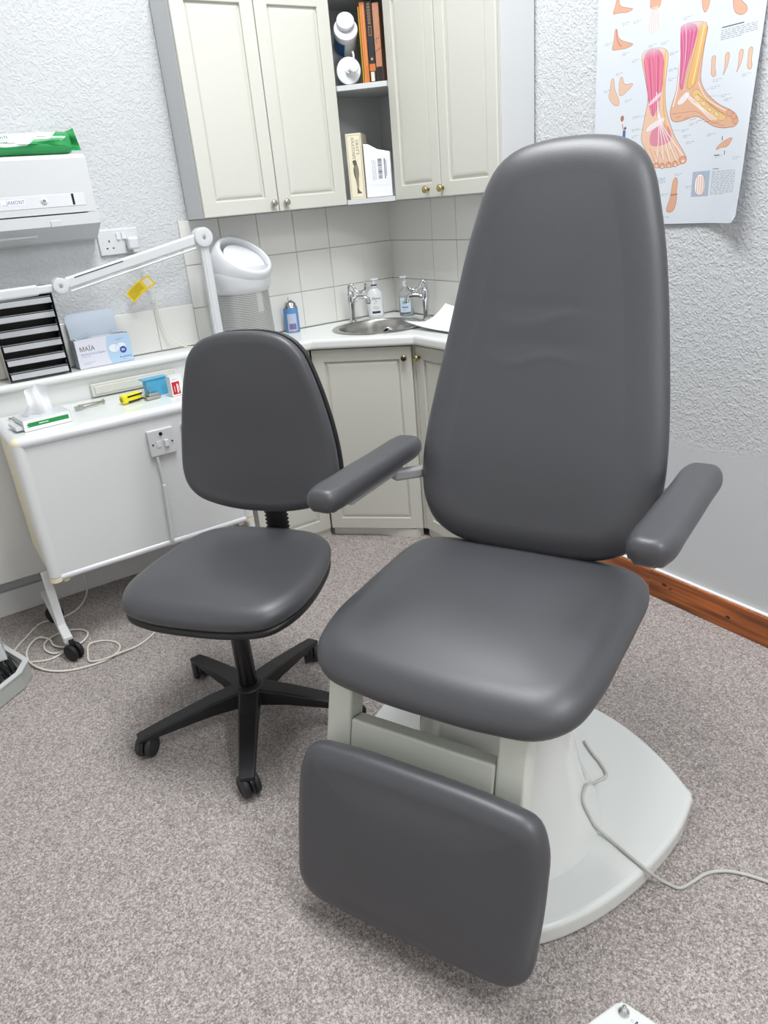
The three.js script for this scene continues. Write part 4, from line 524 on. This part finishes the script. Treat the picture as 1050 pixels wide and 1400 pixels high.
// ---------------------------------------------------------------- foot poster on the right wall
{
  const W = 0.522, H = 0.675, nx = 40, ny = 40;
  const tex = canvasTex(1044, 1350, (x) => {
    fill(x, '#d8dde4', 0, 0, 1044, 1350); x.scale(2, 2); x.lineJoin = 'round'; x.lineCap = 'round';
    const poly = (pts, f, st, lw = 1, close = true) => { x.beginPath(); const n = pts.length; if (close) { x.moveTo((pts[n - 1][0] + pts[0][0]) / 2, (pts[n - 1][1] + pts[0][1]) / 2); for (let i = 0; i < n; i++) { const a = pts[i], b = pts[(i + 1) % n]; x.quadraticCurveTo(a[0], a[1], (a[0] + b[0]) / 2, (a[1] + b[1]) / 2); } x.closePath(); } else { x.moveTo(...pts[0]); for (let i = 1; i < n - 1; i++) x.quadraticCurveTo(pts[i][0], pts[i][1], (pts[i][0] + pts[i + 1][0]) / 2, (pts[i][1] + pts[i + 1][1]) / 2); x.lineTo(...pts[n - 1]); } if (f) { x.fillStyle = f; x.fill(); } if (st) { x.strokeStyle = st; x.lineWidth = lw; x.stroke(); } };
    const line = (pts, st, lw) => poly(pts, null, st, lw, false);
    const skin = '#dfbba2', dk = '#96604a', pink = '#d9718f', pk2 = '#b94a6e', bone = '#e0b271', wh = '#f2e9ea';
    // front view
    const f1 = [[162, 217], [166, 253], [183, 303], [194, 345], [185, 376], [178, 417], [173, 441], [182, 459], [198, 482], [217, 509], [232, 521], [251, 525], [273, 524], [295, 524], [315, 519], [332, 508], [326, 497], [306, 471], [285, 445], [269, 411], [255, 381], [248, 344], [247, 305], [252, 267], [251, 225]];
    poly(f1, '#e6c0a6', dk, 1.2); poly([[164, 219], [238, 226], [240, 311], [228, 357], [212, 398], [194, 353], [185, 303]], pink, pk2, 0.8); poly([[205, 420], [262, 408], [284, 457], [241, 468], [203, 464]], '#d88a9c', null);
    for (const d of [0, 12, 24, 36, 48]) line([[172 + d * 1.3, 222], [186 + d, 300], [206 + d * 0.5, 390]], d % 24 ? pk2 : '#eeb3c3', 1);
    line([[243, 235], [240, 300], [246, 380], [262, 440]], bone, 6); line([[247, 240], [246, 300]], '#f0d8ae', 2);
    for (const [a, b] of [[233, 506], [256, 510], [277, 508], [296, 505], [320, 499]]) { line([[220, 330], [232, 400], [(a + 238) / 2, 455], [a, b]], wh, 2.2); line([[222, 330], [235, 400], [(a + 244) / 2, 455], [a + 3, b]], '#a98a90', 0.5); }
    poly([[190, 412], [250, 390], [254, 406], [190, 432]], 'rgba(236,226,230,0.85)', '#b79aa4', 0.6); poly([[194, 352], [236, 328], [239, 338], [195, 364]], 'rgba(240,225,232,0.8)', '#c79aa9', 0.5);
    for (const [a, b, r] of [[232, 516, 9], [252, 519, 9], [274, 518, 9], [295, 517, 9], [319, 509, 12]]) { x.fillStyle = '#d9a184'; x.strokeStyle = dk; x.lineWidth = 0.9; x.beginPath(); x.ellipse(a, b, r, r * 0.8, 0.3, 0, 7); x.fill(); x.stroke(); x.fillStyle = '#f0d3c2'; x.beginPath(); x.ellipse(a + 1, b + 3, r * 0.4, r * 0.3, 0, 0, 7); x.fill(); }
    // side view
    const f2 = [[280, 179], [289, 221], [288, 273], [286, 334], [273, 363], [267, 386], [274, 407], [293, 413], [326, 409], [350, 403], [376, 415], [402, 434], [436, 443], [455, 443], [477, 444], [486, 432], [479, 418], [459, 403], [430, 392], [400, 373], [374, 350], [357, 322], [358, 285], [362, 235], [371, 188]];
    poly(f2, '#dcae92', dk, 1.2); poly([[280, 179], [342, 189], [330, 239], [310, 292], [304, 340], [293, 327], [293, 274], [289, 221]], '#d06a92', pk2, 0.8); line([[300, 185], [310, 240], [298, 320]], '#eab0c4', 2); line([[318, 188], [318, 240], [302, 320]], pk2, 1);
    poly([[344, 190], [368, 191], [361, 240], [349, 292], [343, 333], [314, 340], [324, 287], [339, 237]], bone, '#a8783c', 0.9); line([[356, 200], [345, 270], [334, 325]], '#edd0a0', 4);
    line([[283, 190], [290, 260], [289, 330], [277, 372]], '#efe6ea', 3);
    poly([[330, 345], [352, 338], [372, 362], [392, 384], [420, 402], [448, 412], [440, 428], [410, 418], [378, 396], [348, 376]], '#e2bd84', '#a8783c', 0.7);
    for (const q of [0, 8, 16]) line([[312, 345], [328 + q, 365], [352 + q, 380 + q / 2], [400 + q, 420]], wh, 2); poly([[284, 366], [319, 338], [331, 352], [302, 374]], 'rgba(238,230,234,0.85)', '#a99aa2', 0.6);
    line([[352, 325], [364, 350], [384, 372], [440, 402]], '#efe3dd', 2); line([[272, 390], [314, 392], [352, 390], [398, 424], [440, 438]], '#b77e6a', 1);
    for (const [a, b] of [[476, 430], [468, 418], [455, 410]]) { x.fillStyle = '#d9a184'; x.strokeStyle = dk; x.lineWidth = 0.8; x.beginPath(); x.ellipse(a, b, 10, 7, 0.4, 0, 7); x.fill(); x.stroke(); }
    // tops of the legs fade into the paper; modelling lines on toes, tendons and muscles
    const fade = (x0, y0, w, h) => { const gr = x.createLinearGradient(0, y0, 0, y0 + h); gr.addColorStop(0, 'rgba(216,221,228,1)'); gr.addColorStop(1, 'rgba(216,221,228,0)'); x.fillStyle = gr; x.fillRect(x0, y0, w, h); };
    fade(155, 205, 105, 40); fade(270, 168, 110, 40);
    for (const [a, b] of [[206, 470], [222, 478], [240, 482], [258, 482], [276, 478], [292, 474]]) line([[a, b], [a + 12, b + 18], [a + 18, b + 34]], 'rgba(150,96,74,0.45)', 1.6);
    for (let i = 0; i < 9; i++) { line([[172 + i * 8, 245], [188 + i * 6, 310], [205 + i * 3, 385]], i % 2 ? 'rgba(255,225,232,0.35)' : 'rgba(150,40,80,0.28)', 1.6); line([[286 + i * 6, 200], [300 + i * 3.2, 260], [298 + i, 325]], i % 2 ? 'rgba(255,225,235,0.35)' : 'rgba(140,40,90,0.28)', 1.6); }
    for (let i = 0; i < 6; i++) { line([[352 + i * 14, 352 + i * 10], [366 + i * 14, 364 + i * 9], [380 + i * 14, 380 + i * 8]], 'rgba(150,100,70,0.5)', 1.2); line([[290 + i * 22, 402 + i * 5], [304 + i * 24, 398 + i * 6]], 'rgba(150,90,80,0.35)', 2); }
    for (const [a, b, r] of [[352, 362, 11], [372, 378, 9], [392, 394, 8], [414, 408, 9]]) { x.fillStyle = '#e6c894'; x.strokeStyle = '#a57c48'; x.lineWidth = 0.8; x.beginPath(); x.ellipse(a, b, r, r * 0.62, 0.6, 0, 7); x.fill(); x.stroke(); }
    // small figures
    const foot = (pts, c = skin) => poly(pts, c, dk, 0.8);
    foot([[52, 112], [62, 96], [66, 78], [76, 78], [78, 96], [104, 106], [131, 113], [108, 118], [74, 112]], '#d9a78e'); foot([[53, 201], [62, 180], [64, 150], [72, 148], [78, 176], [110, 190], [137, 198], [110, 205], [82, 202]], '#d9a78e'); line([[70, 152], [72, 180], [90, 196]], '#b23c46', 1.5);
    foot([[57, 272], [68, 272], [70, 300], [86, 325], [92, 345], [72, 345], [48, 320], [54, 300]]); foot([[88, 273], [100, 273], [104, 297], [143, 293], [120, 312], [92, 324], [86, 310]]);
    x.fillStyle = '#a86f52'; x.beginPath(); x.ellipse(103, 381, 6, 8, 0, 0, 7); x.fill(); line([[104, 396], [108, 412], [114, 414]], '#c08a68', 3); x.fillStyle = '#3d62a0'; x.fillRect(107, 414, 10, 22); x.fillStyle = '#6b4a3a'; x.beginPath(); x.arc(115, 408, 4, 0, 7); x.fill(); line([[111, 436], [113, 452]], '#c08a68', 4);
    foot([[187, 60], [213, 64], [218, 110], [216, 130], [182, 128], [184, 100]], '#d9a78e'); for (const [a, b] of [[182, 178], [190, 184], [198, 186], [207, 184], [215, 178]]) { line([[(a + 199) / 2, 125], [a, b]], '#e8ddd2', 3); line([[(a + 199) / 2, 125], [a, b]], '#c2876c', 0.7); }
    foot([[338, 90], [368, 92], [368, 150], [357, 174], [344, 156]], '#dbab94'); foot([[428, 90], [448, 92], [446, 160], [470, 178], [474, 192], [456, 198], [430, 180]], '#dbab94');
    for (const [a, d] of [[392, 1], [431, -1], [470, -1], [496, 1]]) foot([[a - 7, 271], [a + 7, 271], [a + 5, 298], [a + 4 + 8 * d, 316], [a - 2 + 6 * d, 321], [a - 5, 312], [a - 4, 296]]);
    foot([[418, 495], [430, 480], [464, 467], [474, 470], [458, 490], [436, 488]], '#dda98c'); x.fillStyle = '#222'; x.fillRect(438, 462, 2, 10); x.fillRect(449, 497, 2, 10);
    fill(x, '#a9b5c8', 354, 542, 54, 64); poly([[364, 556], [378, 546], [394, 558], [396, 602], [368, 602], [362, 580]], '#f1e6e0', dk, 0.8); for (const a of [370, 377, 384, 390]) line([[a, 555], [a + 1, 598]], '#cc8a72', 1.4);
    foot([[292, 552], [309, 553], [306, 594], [310, 610], [304, 640], [284, 646], [274, 636], [288, 604]], '#d9a78e'); line([[297, 556], [298, 596]], bone, 4); line([[288, 598], [310, 596]], '#8f3a30', 2);
    // captions and text blocks, too small to read
    const cap = (a, b, w, n = 1) => textLines(x, a, b, w, n, 4, '#93969c', 1);
    for (const [a, b] of [[91, 141], [74, 262], [130, 144], [130, 238], [256, 242], [256, 280], [256, 303], [392, 342], [423, 365], [433, 375], [140, 381], [140, 414], [140, 431], [140, 453], [146, 467], [308, 433], [314, 448], [326, 465], [332, 420], [389, 452], [395, 326], [480, 327], [420, 507], [480, 515], [296, 543], [255, 594], [334, 577], [185, 211], [226, 212], [292, 168], [30, 180], [30, 300], [95, 215], [110, 335]]) cap(a, b, 26, 2);
    x.fillStyle = '#55585e'; x.fillRect(408, 212, 60, 2.4); textLines(x, 407, 219, 100, 6, 4, '#85888f', 1.2); x.fillRect(416, 538, 20, 2.2); textLines(x, 414, 545, 82, 15, 4, '#85888f', 1.2); textLines(x, 208, 551, 58, 5, 4, '#85888f', 1.2); textLines(x, 250, 656, 62, 1, 4, '#85888f', 1.2); x.fillStyle = '#55585e'; x.fillRect(416, 505, 18, 2);
    x.strokeStyle = '#8f9297'; x.lineWidth = 0.6; for (const [a, b, c, d] of [[152, 383, 190, 384], [152, 416, 184, 418], [274, 244, 292, 240], [274, 282, 290, 285], [390, 344, 370, 348], [421, 366, 384, 362], [158, 240, 168, 244], [168, 468, 190, 466], [306, 434, 276, 430]]) { x.beginPath(); x.moveTo(a, b); x.lineTo(c, d); x.stroke(); }
  });
  const g = new THREE.BufferGeometry(), pos = [], uv = [], idx = [];
  const off = (u, v) => 0.004 + 0.045 * Math.pow(Math.max(0, (u - 0.72) / 0.28), 2) * Math.pow(Math.max(0, 1 - v * 1.25), 1.3) + 0.002 * Math.sin(v * 9 + u * 4) * u + 0.002;
  const outline = (u, v) => { const r = 0.022; let z = u * W, y = v * H; const dz = z - (W - r), dy = r - y; if (dz > 0 && dy > 0) { const L = Math.max(dz, dy), q = Math.hypot(dz, dy); if (q > 0) { const s = L / q; z = W - r + dz * s; y = r - dy * s; } } return [z, y]; };
  for (const back of [0, 1]) for (let j = 0; j <= ny; j++) for (let i = 0; i <= nx; i++) { const u = i / nx, v = j / ny, [z, y] = outline(u, v); pos.push(-off(u, v) + back * 0.0006, y, z); uv.push(u, v); }
  const Wd = nx + 1, S = Wd * (ny + 1);
  for (let j = 0; j < ny; j++) for (let i = 0; i < nx; i++) { const a = j * Wd + i; idx.push(a, a + 1, a + Wd, a + 1, a + Wd + 1, a + Wd, S + a, S + a + Wd, S + a + 1, S + a + 1, S + a + Wd, S + a + Wd + 1); }
  g.setAttribute('position', new THREE.Float32BufferAttribute(pos, 3)); g.setAttribute('uv', new THREE.Float32BufferAttribute(uv, 2)); g.setIndex(idx); g.computeVertexNormals();
  const p = tag(obj('anatomy_poster', g, phys(0xffffff, 0.38, { map: tex, side: THREE.DoubleSide })), 'glossy paper chart of foot and ankle anatomy on the stippled wall', 'poster'); p.position.set(0, 1.226, 1.183);
}
// ---------------------------------------------------------------- floor things
{ // white machine with a clear drawer
  const m = thing('floor_unit', 'white floor unit with a clear plastic tray and black brush beside the trolley', 'floor unit', [-2.14, 0, 0.46], 0);
  obj('body', new THREE.ExtrudeGeometry(shapeOf([[-0.16, 0.085], [0.168, 0.085], [0.150, 0.33], [-0.16, 0.33]]), { depth: 0.20, bevelEnabled: true, bevelThickness: 0.006, bevelSize: 0.006, bevelOffset: -0.006, bevelSegments: 2 }).translate(0, 0, -0.15), M.white, m);
  const clear = phys(0xe4e6e2, 0.25, { transmission: 0.55, thickness: 0 });
  const rim = [[-0.16, -0.15], [0.150, -0.15], [0.222, 0.06], [0.190, 0.125], [0.100, 0.195], [-0.16, 0.21]];
  obj('tray', [slab(rim.map(([x, z]) => [x * 0.92, z * 0.92]), 0.004, 0.008), slab(rim, 0.004, 0.062, 0.001, [rim.map(([x, z]) => [x * 0.94 - 0.002, z * 0.94]).reverse()])], clear, m);
  obj('tray_rim', slab(rim.map(([x, z]) => [x * 1.02, z * 1.02]), 0.060, 0.066, 0.001, [rim.map(([x, z]) => [x * 0.94 - 0.002, z * 0.94]).reverse()]), M.paleGrey, m);
  obj('silver_bar', barAB([0.02, 0.088, 0.13], [0.165, 0.088, 0.02], 0.02, 0.012, 0.002), M.nickel, m);
  const bg = []; const r = mulberry(17); for (let i = 0; i < 160; i++) { const k = r(), x = 0.03 + 0.145 * k, z = 0.125 - 0.105 * k + r() * 0.03; bg.push(rodAB([x, 0.082, z], [x + 0.02 * r(), 0.03 + 0.015 * r(), z + 0.012 + 0.02 * r()], 0.0016, 0.001, 5)); }
  const br = obj('brush', bg, M.blackSoft, m); br.userData.kind = 'stuff'; }
{ // foot switch
  const f = thing('foot_control', 'white hand control with a chrome knob lying on the carpet in front of the chair', 'control', [-1.316, 0, 2.474], 4 * D);
  const o = smoothOutline([[-0.09, -0.078], [0.06, -0.078], [0.082, -0.072], [0.09, -0.05], [0.09, 0.07], [-0.09, 0.07]], 60);
  obj('case', slab(o, 0.001, 0.048, 0.006), M.gloss, f); obj('top_panel', slab(o.map(([x, z]) => [x * 0.88, z * 0.86]), 0.047, 0.0495), std(0xdfe2de, 0.3), f);
  obj('knob', lathe([[0.010, 0.0495], [0.010, 0.052], [0.007, 0.056], [0.0035, 0.060], [0.0035, 0.066], [0, 0.067]], 28).translate(0.068, 0, -0.055), M.chrome, f);
  printed('lettering', 0.03, 0.016, 128, 68, (x) => { fill(x, '#dfe2de', 0, 0, 128, 68); x.fillStyle = '#27305f'; x.font = 'bold 58px sans-serif'; x.fillText('M', 40, 56); x.strokeStyle = '#9aa0a8'; x.lineWidth = 4; x.beginPath(); x.arc(22, 40, 9, 0, 7); x.stroke(); }, f, [0.068, 0.0502, -0.028], [-Math.PI / 2, 0, -Math.PI / 2]);
  printed('arrow_mark', 0.014, 0.014, 64, 64, (x) => { fill(x, '#dfe2de', 0, 0, 64, 64); x.fillStyle = '#2b2f38'; x.beginPath(); x.moveTo(32, 6); x.lineTo(60, 60); x.lineTo(4, 60); x.fill(); }, f, [0.02, 0.0502, -0.050], [-Math.PI / 2, 0, 0.6]); }
renderer.render(scene, camera);
